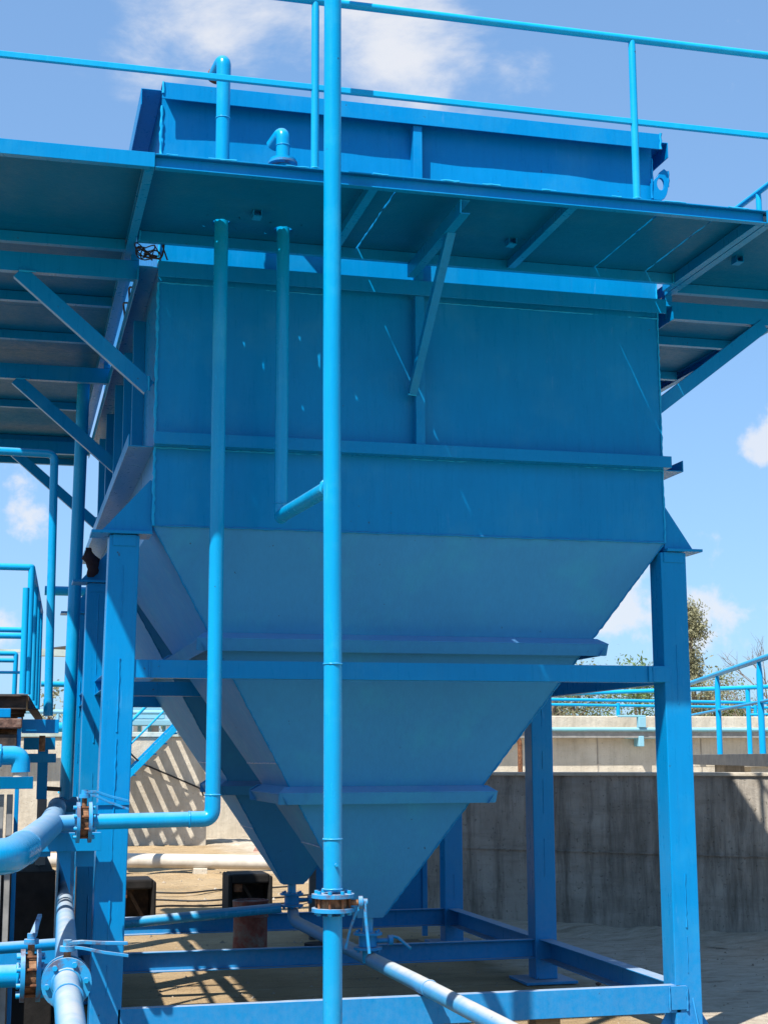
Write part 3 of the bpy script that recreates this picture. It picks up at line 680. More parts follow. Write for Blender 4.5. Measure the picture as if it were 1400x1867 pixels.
# guard rails
def guard(name, pts, post_pts, label, top=5.742, mid=5.235, base=DT, rt=.0225, rm=.016, posts=.0215):
    g = thing(name, (pts[0][0], pts[0][1], base), label, 'railing', 'guard rails on the walkway')
    MB().tube([(x, y, top) for x, y in pts], rt, 16, True, .05).build('top_rail', M_RAIL, g)
    s_ = MB()
    for (a, b) in zip(pts[:-1], pts[1:]):
        s_.ext([(-.012, -.017), (.012, -.017), (.012, .017), (-.012, .017)], (*a, mid), (*b, mid), (Vector((b[1]-a[1], a[0]-b[0], 0))).normalized(), Z_)
    s_.build('mid_rail', M_RAIL, g, .004)
    for (x, y) in post_pts:
        MB().tube([(x, y, base), (x, y, base+.03), (x, y, top-.16), (x, y, top-.06), (x, y, top-.012)], lambda t: posts if t < .8 else posts*.9, 14).build('post', M_RAIL, g)
        MB().ring((x, y, base+.004), Z_, posts+.002, .005).build('weld_bead', M_RAIL, g)
    return g
guard('guard_rail', [(-.43, 7.425), (5.205, 7.425)], [(-.42, 7.425), (1.492, 7.425), (3.35, 7.425), (5.19, 7.425)], 'blue tube guard rail along the front edge of the walkway in front of the tank')
guard('guard_rail', [(-.43, 7.50), (-.43, 15.6)], [(-.43, 9.3), (-.43, 11.2), (-.43, 13.1), (-.43, 15.0)], 'blue guard rail along the outer left edge of the left walkway wing')
guard('guard_rail', [(5.205, 7.45), (5.205, 15.6)], [(5.205, 9.40), (5.205, 11.3), (5.205, 13.2), (5.205, 15.1)], 'blue guard rail rising steeply at the right edge above the right end of the walkway')

# ---------------------------------------------------------------- pipes
cp = thing('riser_pipe', (1.55, 7.2, G), 'thick sunlit blue vertical pipe in front of everything, with a bolted valve low down', 'pipe')
MB().tube([(1.55, 7.2, G), (1.55, 7.2, .905)], .0465, 32).build('lower_pipe', M_PIPE, cp)
MB().tube([(1.55, 7.2, 1.02), (1.548, 7.2, 2.11), (1.54, 7.2, 3.5), (1.54, 7.2, 7.6)], .0455, 32).build('upper_pipe', M_PIPE, cp)
valve(cp, (1.551, 7.2, .966), Z_, .103, .048, .018, ((1, -.15, 0), (0, -.05, -1), (0.02, 0, 0), (-.10, .03, .02)), 8)
for z in (2.11, 1.265, 1.03): MB().ring((1.549, 7.2, z), Z_, .047, .0045).build('weld_bead', M_PIPE, cp)
MB().cyl((1.555, 7.150, 1.145), Y_, .008, .02, 8).build('plug', M_PIPE, cp)
MB().tube([(1.535, 7.20, 3.0), (1.487, 8.325, 3.030)], .0405, 24).build('branch_pipe', M_PIPE, cp)
a = Vector((1.537, 7.247, 3.001)); MB().ring(a, (-.046, 1.12, .02), .043, .010).build('weld_bead', M_PIPE, cp)

p2 = thing('drop_pipe', (1.486, 8.335, 2.99), 'short blue vertical pipe through the deck with an elbow meeting the thick front pipe', 'pipe')
MB().tube([(1.485, 8.335, 3.10), (1.485, 8.335, 5.16)], .0385, 24).build('pipe_run', M_PIPE, p2)
MB().tube([(1.485, 8.335, 3.10), (1.486, 8.335, 3.02), (1.488, 8.29, 3.028)], .0405, 24, True, .05).build('elbow', M_PIPE, p2)
MB().ring((1.485, 8.335, 3.10), Z_, .039, .005).build('weld_bead', M_PIPE, p2)
flange(p2, (1.480, 8.335, 5.168), Z_, .088, .014, M_PIPE, 6, 1); MB().cyl((1.480, 8.335, 5.184), Z_, .080, .014, 28).build('flange', M_PIPE, p2, .002)
MB().tube([(1.480, 8.335, 5.19), (1.480, 8.335, 5.375), (1.435, 8.44, 5.32)], .0415, 24, True, .055).build('elbow', M_PIPE, p2)
MB().ring((1.48, 8.335, 5.28), Z_, .042, .004).build('weld_bead', M_PIPE, p2)

p1 = thing('inlet_pipe', (1.112, 8.3, 1.27), 'long blue pipe dropping through the deck and turning left to a bolted valve', 'pipe')
MB().tube([(1.112, 8.3, 1.45), (1.112, 8.3, 5.66)], .0415, 24).build('pipe_run', M_PIPE, p1)
MB().tube([(1.112, 8.3, 5.66), (1.112, 8.3, 5.782), (1.080, 8.42, 5.73)], .0435, 24, True, .06).build('elbow', M_PIPE, p1)
MB().cyl((1.077, 8.43, 5.726), (-.26, 1, -.4), .048, .035).build('pipe_mouth', M_RUST, p1)
MB().ring((1.112, 8.3, 5.40), Z_, .042, .004).build('weld_bead', M_PIPE, p1)
MB().tube([(1.112, 8.3, 1.45), (1.112, 8.3, 1.325), (.98, 8.3, 1.325)], .0435, 24, True, .12).build('elbow', M_PIPE, p1)
for c, ax in (((1.112, 8.3, 1.455), Z_), ((.985, 8.3, 1.325), X_)): MB().ring(c, ax, .042, .005).build('weld_bead', M_PIPE, p1)
MB().tube([(.98, 8.3, 1.325), (.47, 8.3, 1.318)], .0415, 24).build('pipe_run', M_PIPE, p1)
MB().tube([(.37, 8.3, 1.317), (.25, 8.3, 1.312)], .0415, 24).build('pipe_run', M_DUSTY, p1)
valve(p1, (.420, 8.3, 1.317), X_, .108, .045, .018, ((0, 0, 1), (1, .15, 0), (0, 0, -.05), (0, -.03, -.03)), 8)

hd = thing('header_pipe', (.2, 8.3, 1.2), 'thick dusty blue header pipe bending in from the left behind the lower left valves', 'pipe')
MB().tube([(-1.6, 5.78, 1.275), (.02, 6.10, 1.275), (.09, 6.6, 1.283)], .071, 28, True, .16).build('elbow', M_PIPE, hd)
MB().tube([(.085, 6.58, 1.283), (.245, 8.3, 1.305), (.40, 11.9, 1.290)], .0665, 28).build('pipe_run', M_DUSTY, hd)
MB().ring((.088, 6.6, 1.283), (.1, 1, 0), .069, .006).build('weld_bead', M_DUSTY, hd)
MB().tube([(.40, 11.88, 1.29), (.40, 12.13, 1.29), (.60, 12.14, 1.29)], .07, 24, True, .11).build('elbow', M_DUSTY, hd)

vp = thing('down_pipe', (.49, 12.13, G), 'blue vertical pipe behind the left legs rising through the left walkway wing', 'pipe')
MB().tube([(.455, 12.13, .10), (.47, 12.13, 1.4), (.515, 12.13, 5.1)], .0515, 24).build('pipe_run', M_PIPE, vp)
MB().tube([(.42, 12.11, 1.42), (.28, 12.10, 1.43)], .018, 10).tube([(.30, 12.10, 1.36), (.30, 12.10, 1.50)], .014, 8).build('drain_cock', M_DARKST, vp)

tp = thing('vent_pipe', (.25, 10, 1.9), 'thin blue pipe bent like a walking stick beside the left legs', 'pipe')
MB().tube([(-1.6, 10, 3.69), (.243, 10, 3.67), (.256, 10, 1.98)], .0275, 18, True, .05).build('pipe_run', M_PIPE, tp)
MB().tube([(.256, 10, 2.04), (.258, 10, 1.93)], .031, 16).build('socket', M_PIPE, tp)
MB().ring((.2435, 10, 3.60), Z_, .028, .003).build('weld_bead', M_PIPE, tp)

lp = thing('low_pipe', (.28, 6.5, .73), 'dusty blue pipe pointing at the camera at lower left, with a round flange', 'pipe')
MB().tube([(.235, 4.6, .725), (.262, 6.17, .786)], .052, 28).build('pipe_run', M_DUSTY, lp)
MB().tube([(.268, 6.25, .786), (.396, 9.9, .783), (.42, 10.4, .783), (.425, 10.42, 1.3)], .0505, 24, True, .12).build('pipe_run', M_DUSTY, lp)
valve(lp, (.264, 6.20, .786), (.03, 1, 0.01), .097, .05, .018, ((0, 0, 1), (1, .15, 0), (0, 0, -.012), (0, -.05, -.03)), 6)
MB().ring((.262, 6.155, .786), (.02, 1, .03), .053, .007).build('weld_bead', M_DUSTY, lp)
MB().ring((.257, 5.85, .775), (.02, 1, .03), .053, .006).build('weld_bead', M_DUSTY, lp)
vl = thing('branch_pipe', (.05, 6.3, .74), 'short blue branch pipe entering from the left edge with a rusty valve between two flanges', 'pipe')
MB().tube([(-1.6, 6.50, .777), (.087, 6.50, .775)], .046, 24).build('pipe_run', M_PIPE, vl)
MB().tube([(.175, 6.50, .775), (.25, 6.50, .77)], .046, 24).build('pipe_run', M_PIPE, vl)
MB().ring((.080, 6.50, .775), X_, .046, .007).build('weld_bead', M_PIPE, vl)
valve(vl, (.131, 6.50, .775), X_, .105, .046, .018, ((0, 0, 1), (.15, 1, 0), (0, 0, .06), None), 8)

dp = thing('drain_pipe', (2.42, 9, .25), 'dusty blue drain pipe running from under the hoppers over the front beam towards the camera', 'pipe')
MB().tube([(2.41, 12.80, .37), (2.415, 12.72, .30), (2.42, 12.5, .295), (2.425, 8.9, .331), (2.43, 5.2, .345)], .0485, 24, True, .06).build('pipe_run', M_DUSTY, dp)
MB().ring((2.425, 8.6, .333), Y_, .049, .004).build('weld_bead', M_DUSTY, dp)
bp = thing('back_drain_pipe', (1.6, 12.78, .3), 'blue drain pipe lying low from the rear hopper outlet to the left', 'pipe')
MB().tube([(2.30, 12.78, .405), (.75, 12.74, .305), (.3, 12.73, .29)], .042, 20).build('pipe_run', M_PIPE, bp)

# ---------------------------------------------------------------- cables and rag
cb = thing('cable_bundle', (.74, 8.62, 4.6), 'tangle of black cables stuffed in the gap at the tank corner under the deck', 'cable')
for i in range(10):
    c = Vector((.715+random.uniform(-.03, .035), 8.62+random.uniform(-.03, .03), 4.645+random.uniform(-.02, .03))); a0 = random.uniform(0, 6.28)
    rx, rz, sk = random.uniform(.02, .06), random.uniform(.015, .04), random.uniform(-.9, .5)
    pts = []
    for k in range(random.randint(9, 20)):
        a = a0+k*.42; pts.append(c+Vector((rx*math.cos(a), .04*math.sin(a*1.7+i), rz*math.sin(a)+sk*rx*math.cos(a)*.6)))
    MB().tube(pts, .0042, 6).build('cable', M_CABLE, cb)
MB().tube([(.79, 8.58, 4.76), (.80, 8.585, 4.68), (.83, 8.59, 4.60)], .005, 6).build('cable', M_CABLE, cb)
MB().tube([(.805, 8.58, 4.77), (.808, 8.58, 4.68), (.795, 8.58, 4.60), (.70, 8.58, 4.605)], .006, 6, True, .03).build('cable', M_CABLE, cb)
MB().tube([(.69, 9.2, 4.61), (.66, 9.35, 4.66), (.68, 9.5, 4.60), (.65, 9.7, 4.66), (.68, 9.9, 4.61)], .007, 6, True, .05).build('cable', M_CABLE, cb)
rg = MB(); pts = []
for i in range(9):
    for j in range(9):
        t = i/8; a = j/8*2*math.pi; rr = .042*(1+.9*noise.noise(Vector((math.cos(a)*2, math.sin(a)*2, t*4))))*(.5+math.sin(t*math.pi)*.7)
        pts.append((.56+rr*math.cos(a)+.02*math.sin(t*5), 11.16+rr*.7*math.sin(a), 2.985+.22*t))
rg.add(pts, [(i*9+j, i*9+j+1, (i+1)*9+j+1, (i+1)*9+j) for i in range(8) for j in range(8)], True)
tag(rg.build('rag', M_CLOTH), 'dark rag bundled on the cap of the left middle leg', 'cloth')

# ---------------------------------------------------------------- things on the ground by the tank
dm = thing('steel_drum', (2.12, 13.25, G), 'small dented drum with flaking red paint standing behind the middle base beam', 'drum')
dr = MB(); prof = [(0, .0), (.148, 0), (.152, .012), (.150, .03), (.148, .33), (.155, .345), (.152, .36), (.154, .47), (.158, .48), (.150, .482), (.145, .47), (.0, .465)]
ns = 36; vs = []; fs = []
for (rr, z) in prof:
    for k in range(ns):
        a = 2*math.pi*k/ns; w_ = 1+.03*noise.noise(Vector((math.cos(a)*1.5, math.sin(a)*1.5, z*5)))
        vs.append((2.12+rr*w_*math.cos(a), 13.25+rr*w_*math.sin(a), G+z))
for i in range(len(prof)-1):
    for k in range(ns): fs.append((i*ns+k, i*ns+(k+1) % ns, (i+1)*ns+(k+1) % ns, (i+1)*ns+k))
dr.add(vs, fs, True); dr.build('drum_body', M_DRUM, dm)
MB().ring((2.12, 13.25, G+.345), Z_, .153, .006, 36).build('rolling_hoop', M_DRUM, dm)
MB().ring((2.12, 13.25, G+.478), Z_, .152, .007, 36).build('rim', M_DRUM, dm)
def rustbox(x0, x1, y0, h, lab):
    t = thing('scrap_box', ((x0+x1)/2, y0, G), lab, 'box', 'rusted steel boxes on the sand behind the tank')
    d = .5; w_ = .045
    def shell(nm, a, b, c, d_, z0, z1, m=M_BLACK): B(a, b, c, d_, z0, z1).build(nm, m, t, .02)
    shell('side_plate', x0, x0+w_, y0, y0+d, G, G+h); shell('side_plate', x1-w_, x1, y0, y0+d, G, G+h-.02)
    shell('top_plate', x0+w_-.01, x1-w_+.01, y0-.004, y0+d, G+h-.10, G+h+.004)
    shell('back_plate', x0+w_, x1-w_, y0+d-.2, y0+d-.01, G, G+h-.05, M_RUSTSTEEL)
    c = MB().ext([(-.02, -.02), (.02, -.02), (.02, .02), (-.02, .02)], (x0+w_+.12, y0+.12, G+h-.1), (x1-.1, y0+.2, G), Y_, X_); c.build('rusty_bar', M_RUSTSTEEL, t)
    B(x0+.06, x0+.16, y0+.03, y0+.12, G+h-.19, G+h-.10).build('lug', M_RUST, t, .01)
rustbox(1.14, 1.60, 16.3, .44, 'black open rusted box on the sand beside the left front leg')
rustbox(2.41, 2.90, 16.6, .45, 'black open rusted box on the sand directly behind the red drum')
tag(B(3.42, 3.62, 13.0, 13.2, G, G+.11).build('timber_block', M_WOOD, None, .006), 'grey brown timber block under the rear base beam behind the hopper valve', 'block')
tag(B(3.12, 3.28, 8.75, 8.9, G, .114).build('timber_block', M_WOOD, None, .006), 'brown timber block packed under the front base beam', 'block')
tag(B(2.94, 3.04, 14.6, 15.0, G, G+.1).build('timber_block', M_WOOD, None, .006), 'low timber block on the ground behind the rear base beam', 'block')
tag(MB().cyl((2.72, 13.2, G+.05), Z_, .13, .11).build('rubber_puck', M_BLACK, None, .01), 'round black rubber pad lying to the right of the red drum', 'pad')
pn = thing('sheet_panel', (3.2, 14.35, G), 'dark blue steel sheet standing behind the rear legs under the tank', 'panel')
B(2.92, 3.98, 14.36, 14.37, .10, 1.42).build('sheet', M_BLUE, pn); 
for z in (.75, 1.1): B(2.92, 3.98, 14.352, 14.36, z, z+.006).build('seam_strip', M_BLUE, pn)
B(2.86, 2.92, 14.32, 14.38, G, 1.45).build('post', M_DARKST, pn, .003)
B(3.98, 4.03, 14.34, 14.38, G, 1.45).build('post', M_BLUE, pn, .003)
for i in range(4):
    x, y = random.uniform(4.3, 5.0), random.uniform(10.7, 11.1); s_ = random.uniform(.02, .045); m = MB()
    bm_ = bmesh.new(); bmesh.ops.create_icosphere(bm_, subdivisions=1, radius=1)
    m.add([(x+v.co.x*s_*random.uniform(.7, 1.2), y+v.co.y*s_*random.uniform(.7, 1.2), G+.01+v.co.z*s_*.6) for v in bm_.verts], [tuple(v.index for v in fc.verts) for fc in bm_.faces]); bm_.free()
    tag(m.build('rubble_stone', M_BRICKSLAB), ['small brown stone by the foot plate of the right middle leg', 'brown stone beside the right base side beam', 'tiny brown stone on the shaded ground behind the front beam', 'brown pebble near the right middle leg foot plate'][i], 'stone', 'stones by the right middle leg foot')

gv = MB(); rnd = random.Random(3)
for i in range(900):
    x = rnd.uniform(.8, 8.5); y = rnd.uniform(8.9, 14.5) if rnd.random() < .75 else rnd.uniform(14.5, 24); s_ = rnd.choice((.008, .010, .013, .02)) * (1.3 if y > 14 else 1)
    if x > 6.4 and y > 13: continue
    z = gz(x, y)+s_*.2; pts = []
    for k in range(4):
        a = k*1.57+rnd.uniform(-.5, .5); pts.append((x+s_*rnd.uniform(.7, 1.4)*math.cos(a), y+s_*rnd.uniform(.7, 1.4)*math.sin(a), z-s_*.35))
    pts.append((x+rnd.uniform(-.3, .3)*s_, y+rnd.uniform(-.3, .3)*s_, z+s_*rnd.uniform(.4, .8)))
    gv.add(pts, [(0, 1, 4), (1, 2, 4), (2, 3, 4), (3, 0, 4)])
gv.build('gravel', simple('pebbles', [(.3, (.16, .12, .085)), (.5, (.30, .25, .19)), (.7, (.42, .38, .32))], 9, rough=.9), None, 0, 'stuff')

# ---------------------------------------------------------------- left machine (platform, rails, pipework)
lm = thing('equipment_platform', (-.2, 10.2, G), 'raised equipment platform with dark steel floor and blue railings at the left edge', 'platform')
def pm(nm, mat, *b, bev=.004): return B(*b).build(nm, mat, lm, bev)
MB().ext(Cprof(.06, .085, .008), (-1.6, 9.5, 1.955), (.11, 9.5, 1.955), -Y_, Z_).build('floor_channel', M_RUSTSTEEL, lm, .002)
MB().ext(Lprof(.06, .085, .008), (.12, 9.5, 1.955), (.235, 12.6, 1.955), X_, Z_).build('floor_channel', M_RUSTSTEEL, lm, .002)
MB().add([(-1.6, 9.5, 2.042), (.115, 9.5, 2.042), (.23, 12.6, 2.042), (-1.6, 12.6, 2.042), (-1.6, 9.5, 2.05), (.115, 9.5, 2.05), (.23, 12.6, 2.05), (-1.6, 12.6, 2.05)], [(0, 1, 2, 3), (7, 6, 5, 4), (0, 4, 5, 1), (1, 5, 6, 2), (2, 6, 7, 3), (3, 7, 4, 0)]).build('floor_plate', M_DARKST, lm)
for y in (10.3, 11.1, 11.9): pm('floor_joist', M_RUSTSTEEL, -1.55, .12, y, y+.05, 1.955, 2.04)
pm('rusty_tray', M_BRICKSLAB, -1.6, .088, 9.25, 9.75, 1.835, 1.895, bev=.008)
MB().tube([(-1.6, 9.5, 1.80), (.078, 9.5, 1.80)], .045, 12).build('rusty_roller', M_RUSTY_BODY, lm)
pm('tray_side', M_RUSTSTEEL, -1.6, .06, 9.28, 9.70, 1.68, 1.80)
MB().ext(Cprof(.05, .085), (.09, 9.6, 1.813), (.315, 9.6, 1.813), Y_, Z_).build('cantilever_beam', M_BLUE, lm, .002)
MB().ext(Cprof(.05, .085), (.12, 11.0, 1.72), (.34, 11.0, 1.72), Y_, Z_).build('cantilever_beam', M_BLUE, lm, .002)
MB().ext(Lprof(.06, .06), (.14, 10.4, 1.63), (.33, 10.4, 1.63), Y_, Z_).build('cantilever_beam', M_BLUE, lm, .002)
pm('blue_bracket', M_BLUE, -.06, .02, 9.30, 9.4, 1.90, 1.955)
MB().tube([(.22, 9.75, 1.80), (.22, 9.75, 1.70)], .02, 10).build('hanger', M_RUSTY_BODY, lm)
MB().tube([(-1.6, 8.75, 1.674), (.082, 8.8, 1.674), (.084, 8.8, 1.58)], .054, 22, True, .07).build('bent_pipe', M_PIPE, lm)
MB().ring((-.03, 8.797, 1.674), X_, .055, .010).build('weld_bead', M_PIPE, lm)
MB().tube([(.084, 8.8, 1.615), (.085, 8.8, 1.555)], .043, 20).build('grey_pipe_end', M_WPIPE, lm)
MB().ext(Cprof(.06, .07), (-1.6, 9.0, 1.483), (.16, 9.0, 1.483), Y_, Z_).build('support_beam', M_DECK, lm, .002)
pm('column', M_GREYCOL, .015, .05, 9.07, 9.2, G, 1.45); pm('column', M_GREYCOL, -.10, .0, 9.05, 9.25, G, 1.45)
pm('blue_post', M_BLUE, .06, .085, 9.3, 9.36, G, 1.90)
pm('post', M_GREYCOL, .225, .29, 10.8, 10.86, G, 1.38); pm('blue_post', M_BLUE, .215, .285, 10.7, 10.76, 1.38, 1.72)
pm('blue_plate', M_BLUE, .10, .26, 8.62, 8.70, 1.12, 1.245, bev=.002)
# black box added as the dark shade under it, with skid beam and pipe
sm = thing('shade_void_box', (-.3, 10.0, G), 'black box added for the dark shade void under the left platform', 'box')
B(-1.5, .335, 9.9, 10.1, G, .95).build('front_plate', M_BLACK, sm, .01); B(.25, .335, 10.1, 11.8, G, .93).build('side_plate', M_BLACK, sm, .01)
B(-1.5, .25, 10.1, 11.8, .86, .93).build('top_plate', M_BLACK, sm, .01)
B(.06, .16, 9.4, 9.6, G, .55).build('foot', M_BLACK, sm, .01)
MB().ext(Cprof(.06, .10), (-1.5, 8.9, .50), (.42, 8.9, .50), Y_, Z_).build('skid_beam', M_BLUE, sm, .002)
MB().tube([(-.4, 8.3, .66), (.35, 8.3, .69)], .03, 12).build('dark_pipe', M_BLUE, sm)
# its railings
rl = thing('platform_rail', (.05, 9.6, 2.05), 'blue tube railing on the raised platform at the left edge, nearest with a square corner', 'railing')
MB().tube([(-1.6, 9.55, 2.845), (.115, 9.55, 2.845), (.235, 12.5, 2.845)], .022, 14, True, .02).build('top_rail', M_RAIL, rl)
MB().tube([(-1.6, 9.55, 2.45), (.11, 9.55, 2.45)], .017, 12).build('mid_rail', M_RAIL, rl)
MB().tube([(-1.6, 9.45, 2.40), (.095, 9.45, 2.405)], .019, 12).build('mid_rail', M_RAIL, rl)
MB().tube([(-1.6, 9.55, 2.18), (.09, 9.55, 2.185)], .009, 10).build('mid_rail', M_RAIL, rl)
for (x, y, z) in ((.115, 9.55, 2.845), (.085, 9.42, 2.70), (.157, 10.55, 2.845), (.195, 11.5, 2.845), (.233, 12.45, 2.845)): MB().tube([(x, y, 2.05), (x, y, z)], .021, 14).build('post', M_RAIL, rl)
r3 = thing('far_rail', (-.1, 12.9, 2.05), 'small blue railing end seen low between the platform posts at the left edge', 'railing')
MB().tube([(-1.5, 13.4, 2.565), (.055, 13.4, 2.565), (.05, 13.4, 2.09)], .021, 12, True, .02).build('top_rail', M_RAIL, r3)
MB().tube([(-1.5, 13.4, 2.505), (.05, 13.4, 2.505)], .019, 12).build('mid_rail', M_RAIL, r3)
MB().tube([(-1.5, 13.4, 2.12), (.05, 13.4, 2.12)], .014, 12).build('mid_rail', M_RAIL, r3)
B(-1.5, .1, 13.3, 13.6, 2.02, 2.06).build('kerb', M_DARKST, r3); B(-.2, -.1, 13.4, 13.5, G, 2.02).build('post', M_DARKST, r3)
# horizontal pipes further back between the platform and the tank
def backpipe(nm, lab, pts, rad, mat=M_RAIL, feet=()):
    t = thing(nm, (pts[0][0], pts[0][1], G), lab, 'pipe'); MB().tube(pts, rad, 14).build('pipe_run', mat, t)
    for (x, y, z) in feet: B(x-.03, x+.03, y-.03, y+.03, G, z).build('support_post', M_BLUE, t)
backpipe('rear_pipe', 'pale blue horizontal pipe high behind the left legs', [(.335, 16, 3.41), (2.2, 16, 3.40)], .05)
backpipe('rear_rail_pipe', 'thin blue horizontal pipe at mid height behind the left legs', [(.33, 16, 2.43), (1.2, 16, 2.42)], .03)
backpipe('rear_low_pipe', 'blue pipe on top of the far concrete wall behind the left legs', [(-2, 30.6, 2.30), (2.2, 30.6, 2.28)], .10, feet=())

# ---------------------------------------------------------------- background, left: concrete wall with stair
wl = thing('rear_wall', (1.5, 31, G), 'tall pale concrete wall far behind the left legs with a stair in front', 'wall')
B(-9, 4.03, 31.0, 31.4, G-.2, 2.10).build('wall_body', M_CONC2, wl, .02)
B(-9, 4.05, 30.96, 31.44, 2.10, 2.20).build('steel_kerb', M_ALGAE, wl, .01)
wl2 = thing('rear_buttress', (4.9, 33, G), 'sunlit pale concrete wall end behind the hopper, right of the stair', 'wall')
B(3.8, 7.0, 33.2, 33.6, G-.2, 1.75).build('wall_body', M_CONC2, wl2, .03)
sr = thing('steel_stair', (3.0, 30, G), 'steep blue steel stair with open treads against the far concrete wall', 'stair')
slope = 1.02; sx0, sz0 = .92, G; sx1 = 4.2
def sz(x): return sz0+(x-sx0)*slope
for y in (30.06, 30.93):
    m = MB(); h = .16
    m.add([(sx0, y, sz0), (sx0+h, y, sz0), (sx1, y, sz(sx1)-h*1.0), (sx1, y, sz(sx1)), (sx0, y+.05, sz0), (sx0+h, y+.05, sz0), (sx1, y+.05, sz(sx1)-h), (sx1, y+.05, sz(sx1))],
          [(0, 1, 2, 3), (7, 6, 5, 4), (0, 4, 5, 1), (1, 5, 6, 2), (2, 6, 7, 3), (3, 7, 4, 0)]); m.build('stringer', M_PIPE, sr)
x = sx0+.2
while x < sx1-.1:
    z = sz(x)-.02
    B(x, x+.185, 30.11, 30.93, z-.03, z).build('tread', M_BLUE, sr); x += .20
hr = []
for dz in (.95, .50):
    MB().tube([(sx0+.1, 30.08, sz(sx0+.1)+dz), (sx1-.6, 30.08, sz(sx1-.6)+dz)], .03 if dz > .8 else .02, 10).build('hand_rail', M_RAIL, sr)
tr = thing('top_walk_rail', (2.4, 31.2, 2.2), 'pale blue rail on top of the far wall left of the hopper', 'railing')
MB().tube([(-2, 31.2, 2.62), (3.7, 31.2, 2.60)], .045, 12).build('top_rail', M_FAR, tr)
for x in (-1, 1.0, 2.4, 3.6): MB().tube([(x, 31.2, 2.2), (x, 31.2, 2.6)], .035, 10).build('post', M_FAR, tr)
fm = thing('far_machine', (3.0, 37, 2.0), 'pale blue sheet metal machine far beyond the wall left of the hopper', 'machine')
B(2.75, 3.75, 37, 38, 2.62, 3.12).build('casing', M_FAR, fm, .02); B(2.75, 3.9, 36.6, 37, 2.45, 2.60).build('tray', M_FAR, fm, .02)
for x in (2.8, 3.1, 3.35, 3.7): B(x, x+.08, 37, 37.1, G, 2.6).build('leg', M_FAR, fm)
for i in range(5): B(2.3+i*.42, 2.5+i*.42, 38.5, 38.8, G, 2.5+.12*((i*7) % 3)).build('stand', M_DARKST if i % 2 else M_GREYCOL, fm)
B(1.5, 4.6, 39.5, 39.6, 2.25, 2.34).build('frame_bar', M_DARKST, fm); B(1.5, 4.8, 40, 40.1, 3.55, 3.62).build('frame_bar', M_RUSTSTEEL, fm)
B(1.6, 1.7, 40, 40.1, G, 3.6).build('frame_post', M_RUSTSTEEL, fm); B(4.6, 4.7, 40, 40.1, G, 3.6).build('frame_post', M_RUSTSTEEL, fm)
ln = thing('canopy_lamp', (.9, 22, 3.1), 'distant curved metal canopy on a pale beam between platform and legs', 'canopy')
MB().ext([(0, 0), (2.3, -.07), (2.3, -.13), (0, -.10)], (.42, 22, 3.23), (.42, 22.2, 3.23), X_, Z_).build('beam', M_ALGAE, ln)
cm = MB(); vs = []; fs = []
for i in range(13):
    t = i/12; x = .36+1.35*t; z = 3.13+.22*math.sin(t*math.pi*.5+.35)*1.0-.06*t
    vs += [(x, 22.3, z), (x, 23.2, z), (x, 23.2, z+.02), (x, 22.3, z+.02)]
for i in range(12):
    for k in range(4): fs.append((i*4+k, i*4+(k+1) % 4, i*4+4+(k+1) % 4, i*4+4+k))
cm.add(vs, fs); cm.build('canopy_sheet', M_DARKST, ln); B(1.12, 1.20, 22.05, 22.15, G, 3.12).build('column', M_ALGAE, ln)
B(-4, .42, 22.06, 22.14, 3.18, 3.22).build('thin_beam', M_ALGAE, ln)
# white pipe across the sand, faded sheet
wp = thing('white_pipe', (2.5, 23, G), 'off white pipe lying across the sand behind the tank', 'pipe')
MB().tube([(-4, 24.2, .125), (1.2, 23.9, .125), (5.6, 21.6, .12)], .108, 24).build('pipe_run', M_WPIPE, wp)
MB().ring((.55, 23.94, .125), X_, .11, .03).build('collar', M_RUSTSTEEL, wp)
for x, y in ((.2, 24), (2.9, 23.0), (5.0, 21.95)): B(x-.1, x+.1, y-.15, y+.15, G-.02, .03).build('saddle', M_CONC2, wp, .01)
cg = MB(); n = 40; vs = []; fs = []
for i in range(n+1):
    t = i/n; zz = 1.18*t
    for (xa, xb) in ((4.45+.55*t, 6.1),):
        vs += [(xa, 27.6+1.1*t+.025*math.sin(i*1.6), G+zz), (xb, 27.6+1.1*t+.025*math.sin(i*1.6), G+zz)]
for i in range(n): fs.append((2*i, 2*i+1, 2*i+3, 2*i+2))
k0 = len(vs); vs += [(x, y+.012, z) for x, y, z in vs]; fs += [tuple(k0+j for j in reversed(q_)) for q_ in fs[:n]]
fs += [(0, k0, k0+1, 1), (2*n, 2*n+1, k0+2*n+1, k0+2*n)]+[(2*i, 2*i+2, k0+2*i+2, k0+2*i) for i in range(n)]+[(2*i+1, k0+2*i+1, k0+2*i+3, 2*i+3) for i in range(n)]
tag(cg.add(vs, fs).build('corrugated_sheet', M_PINK), 'faded red corrugated sheet leaning behind the hopper near the white pipe', 'sheet')
# wires sagging on the far wall, cords on the sand
def cord(pts, rad, lab, m=M_CABLE): tag(MB().tube(pts, rad, 6, True, .3).build('cord', m), lab, 'cord')
cord([(2.3, 30.9, 1.95), (2.6, 30.9, 1.60), (3.2, 30.9, 1.35), (3.9, 30.9, 1.05), (3.95, 30.9, .9)], .02, 'dark cord drooping across the far concrete wall above the stair')
for j, (y, z) in enumerate(((17.6, .02), (18.5, .015), (19.6, .015))):
    pts = [(1.5+i*.28, y+.12*math.sin(i*.9+j)+.05*i*(1 if j != 1 else .3), G+z+.012*math.sin(i*1.7)) for i in range(9)]
    cord(pts, .012, ['dark cord on the sand nearest the black boxes', 'dark cord on the sand between two other cords', 'dark cord on the sand closest to the white pipe'][j])

